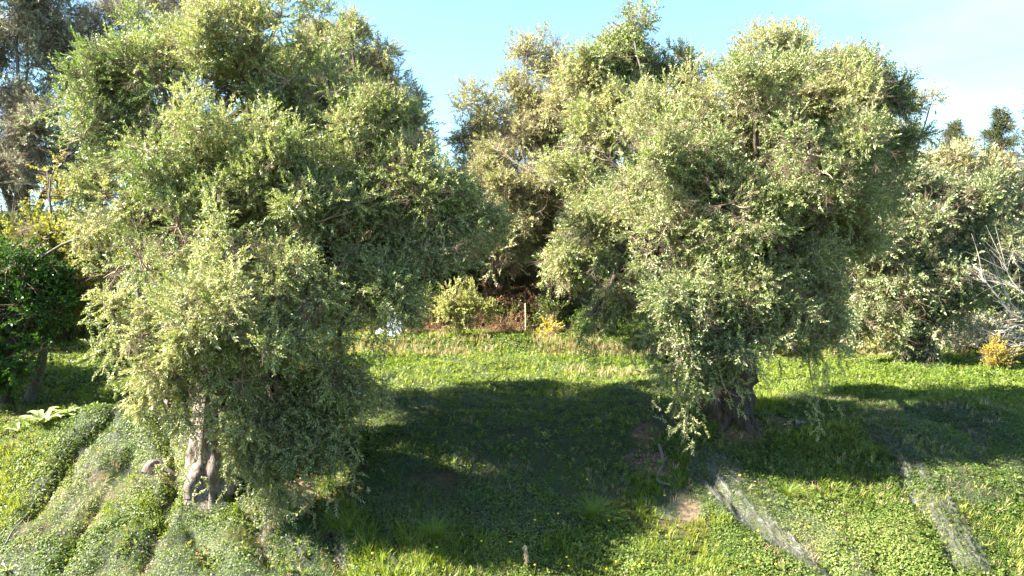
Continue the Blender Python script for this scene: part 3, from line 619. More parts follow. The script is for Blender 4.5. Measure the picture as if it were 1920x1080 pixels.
SC = [(590, 620, 26, 40, 'scrub', 'dark scrub under the left olive skirt at the back of the terrace'), (680, 600, 27, 42, 'scrub', 'dark brownish scrub just left of the white box'),
      (790, 600, 26.5, 45, 'scrub', 'dark scrub between the white box and the sapling'), (960, 600, 26.5, 34, 'scrub', 'low dark scrub directly under the bracken by the stake'),
      (1040, 600, 26, 42, 'scrub', 'dark rounded bush right of the thin stake'), (1110, 610, 25, 38, 'bright', 'bright green bush under the left skirt of the broad olive'),
      (1190, 620, 25, 40, 'bright', 'bright green bush seen between the leaning stem and the hanging skirt'), (1590, 600, 24, 38, 'straw', 'pale straw coloured bush right of the broad olive'),
      (1640, 640, 22, 26, 'sapling', 'small yellow-green bush at the left end of the back net'), (1830, 560, 23.5, 40, 'bright', 'yellow-green bush left of the bleached branches'),
      (1800, 625, 22.3, 34, 'olive_grey', 'grey-brown twiggy bush right of the hollow trunk'), (1880, 640, 22.6, 44, 'olive_grey', 'dull brown bush behind the bleached branches'),
      (1470, 650, 23, 34, 'yellow', 'yellowish bush seen between the stems of the broad olive'), (1030, 625, 24.2, 16, 'goldbush', 'small yellow-leaved shoot left of the hanging skirt'),
      (230, 640, 19.5, 36, 'scrub', 'dark low scrub left of the huge olive skirt'), (1400, 620, 24.6, 36, 'scrub', 'dark scrub straight behind the trunk of the broad olive'),
      (1300, 620, 25, 40, 'bright', 'green bush behind the trunk fork of the broad olive')]
for i, (px, py, d, r, mt, lb) in enumerate(SC):
    bush('bush', lb, 'bush', px, py, d, [(px, py, r, d), (px - r * .9, py + r * .3, r * .7, d), (px + r * .9, py + r * .2, r * .75, d + .3), (px + r * .2, py - r * .8, r * .7, d + .3), (px, py + r * .7, r * .8, d - .2)],
         50 + i, mt, 'olive_far', G1, dens=30, bare=.25 if mt in ('scrub', 'bright') else .4)
SLOPE = [(900, 480, 31), (820, 500, 31), (1000, 470, 32), (940, 430, 34), (1060, 440, 34), (860, 420, 35), (740, 440, 34), (1140, 450, 34), (1660, 520, 30), (1580, 500, 32), (1740, 480, 33), (480, 460, 34), (1300, 450, 34), (1450, 450, 34)]
TL = ['dark thicket bush above the left end of the bracken patch', 'dark thicket bush above the pale sapling', 'dark thicket bush above the right end of the bracken', 'thicket bush high on the bank under the dead branch',
      'thicket bush between the gap tree and the broad olive', 'thicket bush high on the bank left of the gap tree', 'thicket bush high above the white box', 'thicket bush high above the bright green bush and hanging skirt',
      'bank bush just left of the hollow olive crown', 'bank bush in the gap right of the broad olive', 'bank bush straight behind the hollow olive', 'bank bush hidden behind the middle of the huge left olive',
      'bank bush behind the left half of the broad olive', 'bank bush behind the right half of the broad olive']
for i, (px, py, d) in enumerate(SLOPE):
    bush('bush', TL[i], 'bush', px, py, d, [(px, py, 55, d), (px + 45, py + 25, 45, d), (px - 45, py + 25, 45, d), (px, py + 45, 50, d)], 80 + i,
         ['scrub', 'olive_green'][i % 2], 'distant', 'thicket on the wooded bank', dens=14, bare=.1)
bush('shrub', 'golden-yellow upright shrub at the right end of the back net', 'shrub', 1876, 692, 19.2,
     [(1850, 668, 9, 19.2, 0), (1866, 664, 15, 19.2, 0), (1888, 668, 15, 19.2, 0), (1900, 656, 10, 19.2, 0), (1876, 678, 17, 19.2, 0), (1852, 682, 9, 19.2, 0), (1870, 652, 9, 19.2, 0)], 71, 'goldbush', 'small', dens=260, bare=.05, up=1.2, scale=.8)
# bracken
def bracken(px, py, d, n, label, seed, sp=1.):
    rng = np.random.default_rng(seed); c = P(px, py, d); x, y = c[0], c[1]; z0 = float(h(x, y)); root = empty('bracken', (x, y, z0)); tag(root, label, 'bracken', 'rusty bracken clumps')
    for k in range(n):
        b = np.array([x, y, 0]) + rng.normal(size=3) * [.55 * sp, .3, 0]; b[2] = h(b[0], b[1]); H = max(.35, c[2] - b[2]) * rng.uniform(.6, 1.1); e = b + [rng.normal() * .25, rng.normal() * .2, H]
        g = Geo(); tube(g, [b, (b + e) / 2 + rng.normal(size=3) * .05, e], [.009, .007, .004], 4, 6, mi=1)
        m = 14; p = b + (e - b) * rng.uniform(.35, 1, m)[:, None]; D = rng.normal(size=(m, 3)) + [0, 0, -.1]
        put(g, T['frond'], p, D, rng.uniform(.5, 1., m), np.full(m, rng.random()), rng); g.build('frond', [M['bracken'], M['stem'], M['stem']], root)
bracken(965, 540, 26.6, 46, 'wide rusty red bracken patch on the bank behind the thin stake', 61, 1.9)
bracken(985, 500, 28, 26, 'upper reddish bracken on the bank, highest of its kind', 62, 1.2)
bracken(915, 535, 27, 10, 'rust coloured bracken just right of the sapling', 64)
bracken(955, 612, 25.2, 10, 'small orange bracken at the edge of the green grass by the stake', 63, .5)
bracken(803, 625, 24.8, 5, 'small flat-topped brown fern between the white box and the sapling', 65, .4)

# ------------------------------------------------------------------ bleached bare branches, right edge
def bleached():
    rng = np.random.default_rng(77); x, y = gx(1985, 14); z0 = float(h(x, y)); root = empty('bare_tree', (x, y, z0)); tag(root, 'leafless bleached white tree reaching in from the right edge', 'bare tree')
    t = Geo(); hub = P(1960, 610, 14); tube(t, [(x, y, z0 - .1), (x - .05, y, z0 + .4), hub], [.1, .08, .06], 10, 10, .15); t.build('trunk', M['palewood'], root, True)
    def br(pts, r, par_d=14.):
        b = Geo(); W = [P(a, c, par_d + k * .05) for k, (a, c) in enumerate(pts)]; r *= .72; tube(b, W, [r, r * .7, r * .35], 6, 14, .3)
        C = crom(W, 14)
        for k in range(12):
            i = rng.integers(3, 13); d = C[i] - C[i - 1]; d /= np.linalg.norm(d); e = C[i] + (d + rng.normal(size=3) * .5) * rng.uniform(.15, .5)
            tube(b, [C[i], (C[i] + e) / 2 + rng.normal(size=3) * .03, e], [r * .35, r * .25, r * .12], 4, 5)
        b.build('branch', M['palewood'], root, True)
    br([(1960, 610), (1900, 590), (1862, 545), (1825, 500)], .035); br([(1955, 600), (1900, 575), (1875, 520), (1860, 480)], .02, 13.8)
    br([(1960, 605), (1930, 560), (1900, 530), (1880, 490)], .025, 14.2); br([(1970, 600), (1950, 540), (1910, 500), (1895, 478)], .02)
    br([(1960, 615), (1910, 610), (1875, 625), (1848, 632)], .022); br([(1965, 620), (1900, 635), (1860, 628)], .016, 13.9)
    br([(1965, 625), (1920, 645), (1895, 650)], .018, 14.1); br([(1960, 605), (1915, 545), (1870, 530), (1850, 515)], .018, 14.3); br([(1970, 560), (1925, 495), (1900, 470)], .016, 14.1)
bleached()
# dry pale twigs standing out of the gap tree
def dead_branch():
    rng = np.random.default_rng(78)
    for lab, pts in (('pale brown dead branch fanning out in the middle of the gap between the crowns', [(1040, 350, 24), (1000, 325, 24), (960, 300, 24.2), (925, 268, 24.4)]),
                     ('thin dead branch arching among pale leaves left of the broad olive crown', [(1180, 330, 20.6), (1130, 290, 20.6), (1100, 275, 20.6), (1070, 280, 20.7)])):
        b = Geo(); W = [P(*p) for p in pts]; tube(b, W, [.028, .02, .014, .008], 6, 14, .1); C = crom(W, 14)
        for k in range(26):
            i = rng.integers(1, 14); e = C[i] + rng.normal(size=3) * [.3, .3, .25] + (C[i] - C[i - 1]) * 2; tube(b, [C[i], (C[i] + e) / 2 + rng.normal(size=3) * .06, e], [.008, .006, .003], 4, 5)
        tag(b.build('dead_branch', M['drytwig'], None, True), lab, 'branch')
dead_branch()

# ------------------------------------------------------------------ nets
def in_poly(x, y, poly):
    c = np.zeros(np.shape(x), bool); n = len(poly)
    for i in range(n):
        x1, y1 = poly[i]; x2, y2 = poly[(i + 1) % n]
        k = ((y1 > y) != (y2 > y)) & (x < (x2 - x1) * (y - y1) / (y2 - y1 + 1e-12) + x1); c ^= k
    return c
NETS = [
    ('olive net veiling the left slope below the huge olive, its straight edge against bright grass', 'netmid', [(268, 745), (330, 735), (470, 745), (560, 920), (640, 960), (660, 1150), (-60, 1150), (0, 1020), (60, 930), (130, 810)]),
    ('wide dark olive net lying in the shade between the two big olives', 'netdark', [(690, 700), (880, 672), (1010, 676), (1240, 700), (1330, 785), (1280, 850), (1180, 900), (1120, 990), (960, 1010), (760, 1000), (640, 950), (620, 850), (720, 760)]),
    ('blue-grey olive net sloping down right of the broad olive trunk', 'netdark', [(1440, 738), (1600, 748), (1750, 762), (1920, 815), (2020, 850), (2020, 965), (1900, 945), (1760, 950), (1690, 860), (1600, 800), (1480, 782)]),
    ('narrow grey net strip lying at the back under the hollow olive', 'netmid', [(1660, 668), (1720, 670), (1830, 682), (1850, 698), (1770, 694), (1690, 686)]),
    ('thin net patch bunched over soil right of the slope centre', 'netmid', [(1240, 930), (1300, 925), (1340, 960), (1290, 1000), (1230, 985)]),
    ('thin black net trailing across the lit foreground grass on the right', 'netmid', [(1290, 840), (1400, 860), (1450, 930), (1560, 1000), (1680, 1100), (1600, 1150), (1430, 1040), (1300, 930)]),
]
NETW = []
for lab, mt, poly in NETS:
    W = np.array([hit(a, b) for a, b in poly]); NETW.append(W)
    x0, y0 = W.min(0); x1, y1 = W.max(0); s = .055; xs = np.arange(x0, x1 + s, s); ys = np.arange(y0, y1 + s, s)
    X, Y = np.meshgrid(xs, ys); ph = vnoise(X * .8, Y * .8, 60) * 2
    ang = .5; ridg = 1 - np.abs(vnoise((X * cos(ang) + Y * sin(ang)) * 2.4 + ph, (Y * cos(ang) - X * sin(ang)) * .45, 61)); 
    Z = h(X, Y) + .055 + .07 * ridg ** 6 + .02 * vnoise(X * 5, Y * 5, 62)
    jx = X + .05 * vnoise(X * 2, Y * 2, 63); jy = Y + .08 * vnoise(X * 2, Y * 2, 64)
    c = in_poly(jx[:-1, :-1] + s / 2, jy[:-1, :-1] + s / 2, W)
    nx = len(xs); i, j = np.nonzero(c); a = i * nx + j; f = np.stack([a, a + 1, a + nx + 1, a + nx], -1)
    used, inv = np.unique(f.ravel(), return_inverse=True); V = np.stack([X, Y, Z], -1).reshape(-1, 3)[used]
    o = mesh_np('olive_net', V, [inv.reshape(-1, 4)], M[mt], smooth=True); tag(o, lab, 'net', 'harvest nets on the ground')
    if 'straight edge' in lab or 'wide dark' in lab:
        hp = hitline([(268, 745), (196, 775), (130, 845), (60, 960), (0, 1045), (-40, 1120)] if 'straight' in lab else [(868, 690), (890, 672), (950, 668), (1020, 676), (1060, 700)])
        hC = crom(hp, 60); hg = Geo(); tube(hg, np.stack([hC[:, 0], hC[:, 1], h(hC[:, 0], hC[:, 1]) + .06], -1), [.009], 5, 90); hg.build('hem', M['cord'], o)
def in_net(x, y):
    c = np.zeros(np.shape(x), bool)
    for W in NETW: c |= in_poly(x, y, W)
    return c
FOLDS = [
    ('pale bunched net fold running down the right foreground from below the broad olive trunk', [(1330, 845), (1340, 900), (1400, 965), (1470, 1020), (1560, 1095)], [.26, .34, .14, .12, .14]),
    ('long pale net fold slanting down at the far right foreground', [(1625, 808), (1680, 862), (1730, 930), (1785, 1000), (1840, 1100)], [.10, .22, .24, .22, .22]),
    ('thin taut net edge catching the sun left of the wide pale fold', [(1288, 885), (1320, 915), (1370, 965), (1410, 995)], [.03, .04, .04, .03]),
    ('twisted whitish net fold left of the slope centre near the bottom edge', [(600, 968), (625, 1010), (655, 1085)], [.03, .05, .04]),
    ('short whitish net fold right of the twisted one at the bottom edge', [(715, 985), (730, 1030), (745, 1085)], [.04, .09, .06]),
    ('little pale net fold on the green mound near the bottom left', [(538, 1025), (556, 1045), (575, 1070)], [.03, .05, .03]),
    ('grey net crumpled in the furrow below the huge olive trunk', [(512, 930), (505, 985), (485, 1080)], [.05, .07, .08]),
    ('dark net fold with raised edge on the back grass in the centre', [(870, 690), (905, 697), (925, 716)], [.08, .12, .05]),
]
for lab, pts, wd in FOLDS:
    W = hitline(pts); n = 110; C = crom(W, n); R = np.interp(np.linspace(0, 1, n), np.linspace(0, 1, len(wd)), wd)
    Td = np.gradient(C, axis=0); Td /= np.linalg.norm(Td, axis=1)[:, None]; Nd = np.stack([-Td[:, 1], Td[:, 0]], 1); m = 41; v = np.linspace(-1, 1, m)
    U = np.arange(n)[:, None] * .35 + 0 * v[None]; R2 = R[:, None] * (1 + .35 * vnoise(U * 1.3, v[None] * 0 + len(pts), 70))
    XY = C[:, None] + Nd[:, None] * (v[None, :] * R2)[..., None]
    rid = np.abs(vnoise(v[None] * 5.2 + .6 * vnoise(U * .5, v[None] * 0, 71), U * .22, 72))
    Z = h(XY[..., 0], XY[..., 1]) + .05 + (1 - v[None] ** 2) * .03 + (.05 * (1 - rid) ** 4 + .02 * vnoise(v[None] * 9, U * 1.5, 73)) * np.clip(R[:, None] / .1, .3, 1)
    tt = np.linspace(0, 1, n)[:, None]
    cov = (.32 + .5 * (1 - rid) ** 5 + .9 * np.exp(-((v[None] + .86) / .10) ** 2) + .25 * vnoise(U * .8, v[None] * 2, 74)) * np.clip((1 - np.abs(v[None])) / .12, 0, 1) * np.clip(tt / .12, 0, 1) * np.clip((1 - tt) / .08, .2, 1)
    cov = np.clip(cov, 0, 1).ravel()
    V = np.concatenate([XY, Z[..., None]], -1).reshape(-1, 3); i = np.arange(n - 1)[:, None] * m; j = np.arange(m - 1)[None]
    f = np.stack([i + j, i + j + 1, i + m + j + 1, i + m + j], -1).reshape(-1, 4)
    tag(mesh_np('net_fold', V, [f], M['netpale'] if 'dark net' not in lab else M['netdark'], attrs={'cov': cov}, smooth=True), lab, 'net', 'bunched folds of the harvest nets')

# ------------------------------------------------------------------ ground cover (uncountable)
def clover_tpl(rng, n=12, r=.07, s=.024, hh=.05):
    V = []; Fq = []; A = []
    for k in range(n):
        a = rng.uniform(0, 6.28); q = r * rng.random() ** .5; p = np.array([cos(a) * q, sin(a) * q, hh * rng.uniform(.35, 1.1)])
        nn = np.array([0, 0, 1.]) + rng.normal(size=3) * .45; nn /= np.linalg.norm(nn); u = np.cross(nn, rng.normal(size=3)); u /= np.linalg.norm(u); v = np.cross(nn, u); l = s * rng.uniform(.6, 1.2); b = len(V)
        V += [p - u * l * .5, p + v * l * .5 + nn * l * .12, p + u * l * .5, p - v * l * .5 + nn * l * .12]; Fq.append([b, b + 1, b + 2, b + 3]); A += [rng.random()] * 4
    return np.array(V), np.array(Fq), np.array(A), np.zeros((0, 3)), np.zeros((0, 4), int)
def grass_tpl(rng, n=8, L=.13, wd=.006, lean=.5):
    V = []; Fq = []; A = []
    for k in range(n):
        a = rng.uniform(0, 6.28); o = np.array([cos(a), sin(a), 0]) * .03 * rng.random(); l = L * rng.uniform(.5, 1.15); dd = np.array([cos(a), sin(a), 0]) * lean * rng.uniform(.3, 1.3); s = np.array([-sin(a), cos(a), 0]) * wd * .5
        b = len(V); p1 = o + np.array([0, 0, l * .55]) + dd * l * .35; p2 = o + np.array([0, 0, l * .85]) + dd * l
        V += [o - s, o + s, p1 + s * .9, p1 - s * .9, p2 + s * .2, p2 - s * .2]; Fq += [[b, b + 1, b + 2, b + 3], [b + 3, b + 2, b + 4, b + 5]]; A += [rng.random()] * 6
    return np.array(V), np.array(Fq), np.array(A), np.zeros((0, 3)), np.zeros((0, 4), int)
T['clover'] = [clover_tpl(TR) for _ in range(8)]
T['clover_far'] = [clover_tpl(TR, 12, .14, .05, .07) for _ in range(8)]
T['grass'] = [grass_tpl(TR) for _ in range(8)]
T['grass_far'] = [grass_tpl(TR, 9, .16, .012, .5) for _ in range(8)]
T['weed'] = [twig_tpl(TR, L=.09, n=9, ll=.075, lw=.03, ang=1.25, stem_r=.003) for _ in range(6)]
T['tall'] = [grass_tpl(TR, 10, .5, .012, .4) for _ in range(8)]
T['tuft'] = [grass_tpl(TR, 90, .42, .006, 1.3) for _ in range(3)]
def scatter(n, y0, y1, rng, margin=1.6, power=1.):
    y = y0 + (y1 - y0) * rng.random(n) ** power; half = y * .66 + margin; x = rng.uniform(-1, 1, n) * half
    keep = rng.random(n) < half / (y1 * .66 + margin); return x[keep], y[keep]
def upn(x, y):
    e = .05; return np.stack([-(h(x + e, y) - h(x - e, y)) / (2 * e), -(h(x, y + e) - h(x, y - e)) / (2 * e), np.ones(len(x))], -1)
def furrow(x, y):
    d = np.full(len(x), 1e9)
    for f in FUR[:7]: d = np.minimum(d, seg_dist(x, y, f))
    return d
def cover():
    rng = np.random.default_rng(500); g = Geo()
    x, y = scatter(92000, 8.3, 15, rng); bare = fbm(x * .9, y * .9, 80, 3) < -.62
    bare |= (np.hypot(x - hit(1215, 870)[0], (y - hit(1215, 870)[1]) * .7) < .38 + .15 * vnoise(x * 4, y * 4, 3))
    bare |= soil(x, y) > rng.random(len(x)) * 1.1
    bare |= (furrow(x, y) < .06) & (rng.random(len(x)) < .7)
    k = ~bare; x, y = x[k], y[k]; D = upn(x, y) + rng.normal(size=(len(x), 3)) * .12; cl = np.clip(.5 + .35 * fbm(x * .8, y * .8, 81, 2) + rng.normal(size=len(x)) * .12, 0, 1)
    put(g, T['clover'], np.stack([x, y, h(x, y)], -1), D, rng.uniform(.7, 1.25, len(x)) * (1 + .35 * vnoise(x * 2.2, y * 2.2, 82)), cl, rng)
    x, y = scatter(62000, 15, 31, rng); D = upn(x, y) + rng.normal(size=(len(x), 3)) * .15; cl = np.clip(.6 + .35 * fbm(x * .4, y * .4, 83, 2) + rng.normal(size=len(x)) * .12, 0, 1)
    put(g, T['clover_far'], np.stack([x, y, h(x, y)], -1), D, rng.uniform(.7, 1.3, len(x)), cl, rng)
    x, y = scatter(9000, 8.3, 16, rng); k = fbm(x * 1.1, y * 1.1, 90, 2) > .0; x, y = x[k], y[k]
    put(g, T['weed'], np.stack([x, y, h(x, y)], -1), upn(x, y) + rng.normal(size=(len(x), 3)) * .25, rng.uniform(.5, 1.15, len(x)), np.clip(rng.normal(size=len(x)) * .25 + .65, 0, 1), rng)
    tag(g.build('ground_cover', [M['clover'], M['clover']]), 'low clover and weeds carpeting slope and terrace', 'ground cover', kind='stuff')
    g = Geo(); x, y = scatter(34000, 8.3, 15, rng); k = (soil(x, y) < .4) & (fbm(x * .6, y * .6, 84, 3) > -.15 + .35 * in_net(x, y) - .35 * (x > 2.2)) ; x, y = x[k], y[k]
    D = upn(x, y) * .6 + rng.normal(size=(len(x), 3)) * .15 + [0, -.1, .4]; cl = np.clip(.5 + .5 * fbm(x * .5, y * .5, 85, 2) + .3 * (x < -6), 0, 1)
    sc = rng.uniform(.6, 1.3, len(x)) * np.where(in_net(x, y), .65, 1) * (1 + .5 * vnoise(x * 1.7, y * 1.7, 91)); put(g, T['grass'], np.stack([x, y, h(x, y)], -1), D, sc, cl, rng)
    x, y = scatter(38000, 15, 31, rng); k = fbm(x * .5, y * .5, 86, 2) > -.35; x, y = x[k], y[k]; D = rng.normal(size=(len(x), 3)) * .15 + [0, 0, 1]
    put(g, T['grass_far'], np.stack([x, y, h(x, y)], -1), D, rng.uniform(.6, 1.2, len(x)), np.clip(.55 + .4 * fbm(x * .3, y * .3, 87, 2), 0, 1), rng)
    tag(g.build('grass', [M['grass'], M['grass']]), 'bright green grass growing over terrace and slope', 'grass', kind='stuff')
    # dry standing grass on the little step and on the right bank
    g = Geo(); n = 1200; x = rng.uniform(-8, 8.5, n); y = 23.2 + rng.normal(size=n) * .35; k = (fbm(x * .6, y * .3, 88, 2) > -.25); x, y = x[k], y[k]
    x2 = rng.uniform(8, 14, 900); y2 = rng.uniform(21.5, 29, 900); x3 = rng.uniform(-6, 4, 500); y3 = rng.uniform(25.5, 27, 500); x4 = 2.6 + rng.normal(size=120) * .7; y4 = 18.3 + rng.normal(size=120) * .6
    x = np.concatenate([x, x2, x3, x4]); y = np.concatenate([y, y2, y3, y4])
    put(g, T['tall'], np.stack([x, y, h(x, y)], -1), rng.normal(size=(len(x), 3)) * .25 + [0, 0, 1], rng.uniform(.25, .75, len(x)), rng.random(len(x)), rng)
    x, y = scatter(9000, 8.3, 15.5, rng); k = fbm(x * .8, y * .8, 95, 2) + .25 * (x > 2.5) + .3 * (x < -6) > .15; x, y = x[k], y[k]
    put(g, T['grass'], np.stack([x, y, h(x, y)], -1), rng.normal(size=(len(x), 3)) * .4 + [0, 0, 1], rng.uniform(.5, 1.1, len(x)), rng.random(len(x)), rng)
    tag(g.build('dry_grass', [M['straw'], M['straw']]), 'straw coloured dry grass along the step behind the terrace', 'dry grass', kind='stuff')
    # leaf litter in furrows and under the trunks
    g = Geo(); pts = []
    for f in FUR[:7]:
        C = crom(f, 60)[RNG.integers(25, 60, 170)]; pts.append(C + rng.normal(size=C.shape) * .045)
    for px, py, s, n in ((400, 905, .3, 300), (300, 890, .2, 120), (1215, 870, .25, 160), (560, 930, .3, 160), (1480, 795, .5, 100), (1370, 790, .6, 200)):
        pts.append(hit(px, py) + rng.normal(size=(n, 2)) * s)
    pts.append(np.stack(scatter(5200, 8.5, 15, rng), -1)); Q = np.concatenate(pts); V = []; n = len(Q); u = sph(rng, n); u[:, 2] *= .3; vv = np.cross(u, [0, 0, 1.]) + rng.normal(size=(n, 3)) * .2
    c = np.stack([Q[:, 0], Q[:, 1], h(Q[:, 0], Q[:, 1]) + .05 + rng.random(n) * .02], -1); s = rng.uniform(.012, .028, n)[:, None]; vv *= .6
    V = np.stack([c - u * s, c + vv * s, c + u * s, c - vv * s], 1).reshape(-1, 3); g.add(V, np.arange(4 * n).reshape(-1, 4), 0, np.repeat(rng.random(n), 4), np.repeat(rng.random(n), 4))
    tag(g.build('leaf_litter', [M['litter']]), 'fallen brown leaves lying in furrows and under the trunks', 'fallen leaves', kind='stuff')
cover()

# ------------------------------------------------------------------ single plants and small things
def tuft(px, py, label, seed, s=1., mat='grass'):
    rng = np.random.default_rng(seed); x, y = hit(px, py); g = Geo(); z = float(h(x, y))
    for k in range(3): put(g, T['tuft'], np.array([[x, y, z]]) + rng.normal(size=(1, 3)) * [.06, .06, 0], np.array([[0, -.35, 1.]]), np.array([s * .72]), np.array([.3]), rng)
    tag(g.build('grass_tuft', [M[mat], M[mat]]), label, 'grass tuft', 'long grass tufts on the slope')
tuft(1110, 975, 'long arching grass tuft right of the slope centre near the dandelions', 1)
tuft(815, 1015, 'long grass tuft left of the dry seed head near the bottom', 2, .9)
tuft(640, 1000, 'grass tuft drooping between the pale net folds on the left', 3, .9)
tuft(1480, 935, 'small grass tuft between the two long pale folds', 4, .7)
tuft(1640, 850, 'grass tuft beside the top of the far right net fold', 5, .7)

def rosette(px, py, label, seed, n, L, wd, mat):
    """plant with long arching leaves, each leaf a folded curved blade"""
    rng = np.random.default_rng(seed); x, y = hit(px, py); z = float(h(x, y)); root = empty('cardoon', (x, y, z)); tag(root, label, 'plant', 'silvery cardoon plants')
    for k in range(n):
        g = Geo(); a = k * 2.4 + rng.normal() * .3; l = L * rng.uniform(.65, 1.1); up = rng.uniform(.5, 1.15); t = np.linspace(0, 1, 8)
        d = np.array([cos(a), sin(a), 0]); s = np.array([-sin(a), cos(a), 0]); C = np.array([x, y, z]) + d * (l * t * cos(up * .6))[:, None] + np.array([0, 0, 1.]) * (l * (t * 1.15 * sin(up) - .75 * t ** 2.4 * sin(up)))[:, None]
        wv = wd * np.sin(pi * np.clip(t * .93 + .07, 0, 1)) ** .7 * (1 + .25 * np.sin(t * 25)); V = np.stack([C - s * wv[:, None] + [0, 0, .012], C - [0, 0, .008], C + s * wv[:, None] + [0, 0, .012]], 1).reshape(-1, 3)
        f = [[3 * i + j, 3 * i + j + 1, 3 * i + j + 4, 3 * i + j + 3] for i in range(7) for j in range(2)]; g.add(V, f, 0, rng.random(), rng.random()); g.build('leaf', [M[mat]], root, True)
rosette(80, 797, 'large pale arching cardoon at the shade line on the left crest', 1, 15, .52, .045, 'silver')
rosette(32, 812, 'small pale cardoon at the far left of the crest', 2, 9, .3, .03, 'silver')
rosette(125, 780, 'small half-shaded cardoon on the crest right of the large one', 3, 9, .28, .03, 'silver')
rosette(12, 1075, 'silvery cardoon in the bottom left corner', 4, 11, .26, .016, 'silver')

def dandelion():
    st = Geo(); tube(st, [(0, 0, 0), (.005, 0, .06), (0, 0, .12)], [.003, .0025, .002], 4, 5)
    root = empty('dandelion', (0, 0, 0)); s = st.build('stem', M['clover'], root); fl = Geo(); V = [(0, 0, .128)]; n = 12
    for i in range(n):
        a = i * 2 * pi / n; r = .019 if i % 2 else .015; V.append((cos(a) * r, sin(a) * r - .002, .122))
    V.append((0, 0, .112)); f = [[0, 1 + i, 1 + (i + 1) % n] for i in range(n)] + [[n + 1, 1 + (i + 1) % n, 1 + i] for i in range(n)]
    fl.add(V, f); fl.build('flower', [M['flower']], root); return root
def copy_tree(o):
    r = o.copy(); COL.objects.link(r)
    for c in list(o.children):
        q = c.copy(); COL.objects.link(q); q.parent = r
    return r
FLW = [(1003, 981), (1141, 982), (1046, 971), (957, 1024), (1003, 1066), (1066, 1069), (1155, 1062), (1190, 1066), (1185, 1075), (1204, 1063), (1198, 1070), (1395, 1024), (1414, 1052), (1453, 1068), (1420, 1063), (903, 1022),
       (1827, 920), (1718, 940), (1740, 962), (1780, 998), (820, 1037), (1137, 1074), (1420, 1006), (1515, 1000), (700, 1060), (1062, 1053), (1330, 935), (1386, 902), (1245, 937), (1100, 905)]
FLL = ['yellow dandelion a little above and right of the dry seed head', 'dandelion on the right edge of the long arching tuft', 'dandelion between the seed head and the long arching tuft, the higher of two', 'dandelion just left of the top of the dry seed head', 'dandelion at the lower right foot of the dry seed head', 'lowest dandelion midway between the seed head and the bright cluster', 'leftmost dandelion of the bottom cluster right of centre', 'dandelion in the middle of the bottom cluster right of centre', 'lowest dandelion of the bottom cluster right of centre', 'rightmost dandelion of the bottom cluster right of centre', 'dandelion just under the rightmost one of the bottom cluster', 'dandelion highest of those right of the bottom cluster, left of the pale fold', 'dandelion in lit grass a hand below the left pale fold', "rightmost dandelion along the bottom edge, near the left pale fold's tail", 'dandelion nearest the bottom edge just under the left pale fold', 'dandelion alone in the shade left of the seed head', 'highest dandelion far right, beyond the far right fold', 'dandelion beside the upper part of the far right fold, left-hand one', 'dandelion beside the upper part of the far right fold, right-hand one', 'dandelion by the lower half of the far right fold', 'dandelion in the shade beside the left grass tuft near the bottom', 'dandelion at the very bottom edge left of the bottom cluster', "dandelion on the left pale fold's lower half", 'dandelion right of the left pale fold near its lower end', 'leftmost dandelion, beside the short whitish fold', 'dandelion just right of the seed head, second above the bottom edge', 'dandelion at the top of the left pale fold on its right', "highest dandelion right of the left pale fold's top", 'dandelion by the thin net patch over bare soil', 'dandelion high in the shaded centre above the arching tuft']
fproto = dandelion()
for i, (px, py) in enumerate(FLW):
    o = fproto if i == 0 else copy_tree(fproto); x, y = hit(px, py + 8); o.location = (x, y, float(h(x, y))); o.scale = (1, 1, 1) if px < 1300 else (1.1, 1.1, 1.)
    o.rotation_euler = (.35, 0, i * .0)
    tag(o, FLL[i], 'flower', 'yellow dandelions on the slope')

def seedhead():
    rng = np.random.default_rng(8); x, y = hit(985, 1068); z = float(h(x, y)); root = empty('dry_seed_head', (x, y, z)); tag(root, 'drooping tan plume seed head at the bottom centre', 'seed head'); st = Geo()
    tube(st, [(x, y, z), (x, y, z + .2), (x - .01, y, z + .29), (x + .02, y - .03, z + .26)], [.005, .004, .004, .003], 5, 10); st.build('stem', M['seed'], root); g = Geo()
    for i in range(150):
        t = rng.random(); c = np.array([x + (.02) * t, y - .03 * t, z + .28 - .2 * t]) + rng.normal(size=3) * .006; d = rng.normal(size=3) * .5 + [0, -.2, -1]; d /= np.linalg.norm(d); s = np.cross(d, rng.normal(size=3)); s /= np.linalg.norm(s); l = .06 * (1 - .4 * t)
        g.add([c - s * .003, c + d * l * .5 + s * .005, c + d * l, c + d * l * .5 - s * .005], [[0, 1, 2, 3]], 0)
    g.build('plume', [M['seed']], root)
seedhead()

def stake(px, py0, py1, d, label, r=.022):
    g = Geo(); x, y = gx(px, d); z = float(h(x, y)); top = P(px, py0, d)[2]; tube(g, [(x, y, z - .1), (x + .01, y, (z + top) / 2), (x, y, top)], [r, r * .95, r * .85], 8, 8, .06)
    tag(g.build('stake', M['wood'], None, True), label, 'stake')
stake(985, 569, 625, 25.4, 'thin weathered stake standing in front of the bracken bank')
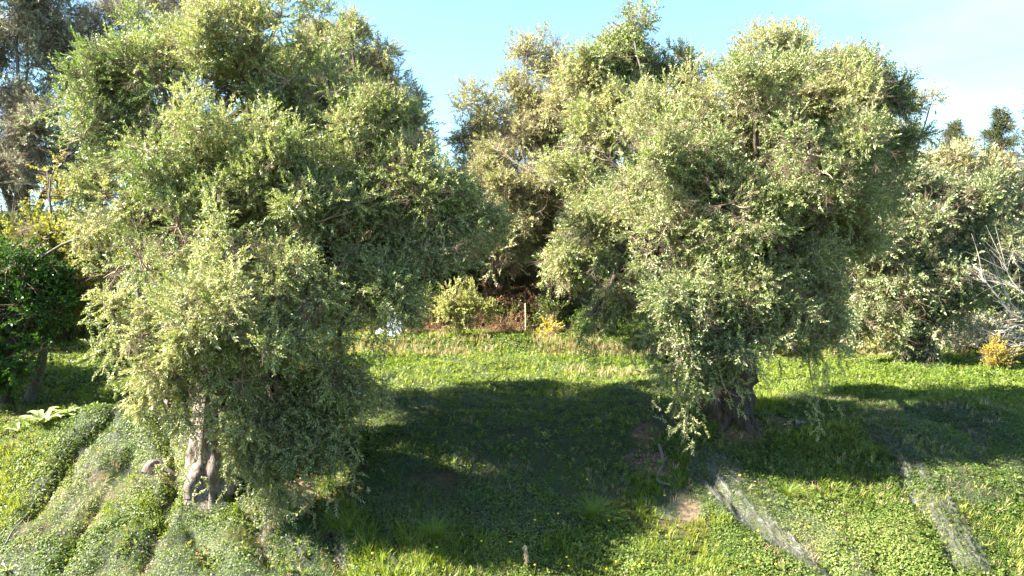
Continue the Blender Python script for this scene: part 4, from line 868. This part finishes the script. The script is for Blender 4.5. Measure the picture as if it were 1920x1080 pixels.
# white hive-like box
def white_box():
    x, y = gx(742, 24.2); z = float(h(x, y)); root = empty('white_box', (x, y, z)); tag(root, 'white painted box standing on the back terrace behind the left olive', 'box')
    def box(n, c, s, bev=.012):
        import bmesh
        bm = bmesh.new(); bmesh.ops.create_cube(bm, size=1)
        for v in bm.verts: v.co = (v.co.x * s[0], v.co.y * s[1], v.co.z * s[2])
        bmesh.ops.bevel(bm, geom=bm.edges[:], offset=bev, segments=2, affect='EDGES'); me = bpy.data.meshes.new(n); bm.to_mesh(me); bm.free(); me.materials.append(M['white'])
        o = bpy.data.objects.new(n, me); COL.objects.link(o); o.parent = root; o.location = c; return o
    box('lower_box', (-.02, 0, .22), (.44, .46, .44)); box('upper_box', (0, 0, .575), (.42, .44, .26)); box('lid', (0, 0, .735), (.48, .5, .055)); box('ledge', (-.02, -.27, .06), (.40, .08, .03), .006)
white_box()
def block():
    g = Geo(); x, y = gx(712, 24.8); z = float(h(x, y)); tube(g, [(x, y, z - .05), (x, y, z + .08), (x, y, z + .2)], [.13, .14, .09], 7, 6, .2)
    tag(g.build('stone', M['white'], None, True), 'small whitish stone beside the white box', 'stone')
block()
# broken roots and a fallen piece on the bank
def logp(pts, rad, label, mat='bark_pale', name='root'):
    g = Geo(); W = []
    for a, b, up in pts:
        x, y = hit(a, b); W.append((x, y, float(h(x, y)) + up))
    tube(g, W, rad, 8, 12, .25); tag(g.build(name, M[mat], None, True), label, 'root')
logp([(1235, 850, .12), (1243, 880, .06), (1232, 905, .02), (1258, 915, .02)], [.02, .025, .02, .012], 'exposed root crooked out of the bare soil patch mid slope')
logp([(270, 900, .02), (290, 888, .08), (330, 890, .05)], [.05, .06, .04], 'low pale root stub left of the huge olive trunk')
logp([(275, 795, .03), (300, 770, .16), (330, 775, .1)], [.04, .055, .03], 'broken pale root stump under the left skirt of the huge olive')
logp([(1488, 796, .03), (1512, 797, .04)], [.045, .04], 'flat reddish piece of wood lying right of the dark trunk', name='wood_piece')
logp([(585, 965, .05), (560, 955, .1), (548, 935, .14)], [.008, .007, .004], 'pale fallen twig at the foot of the dark left skirt', 'palewood', 'fallen_twig')
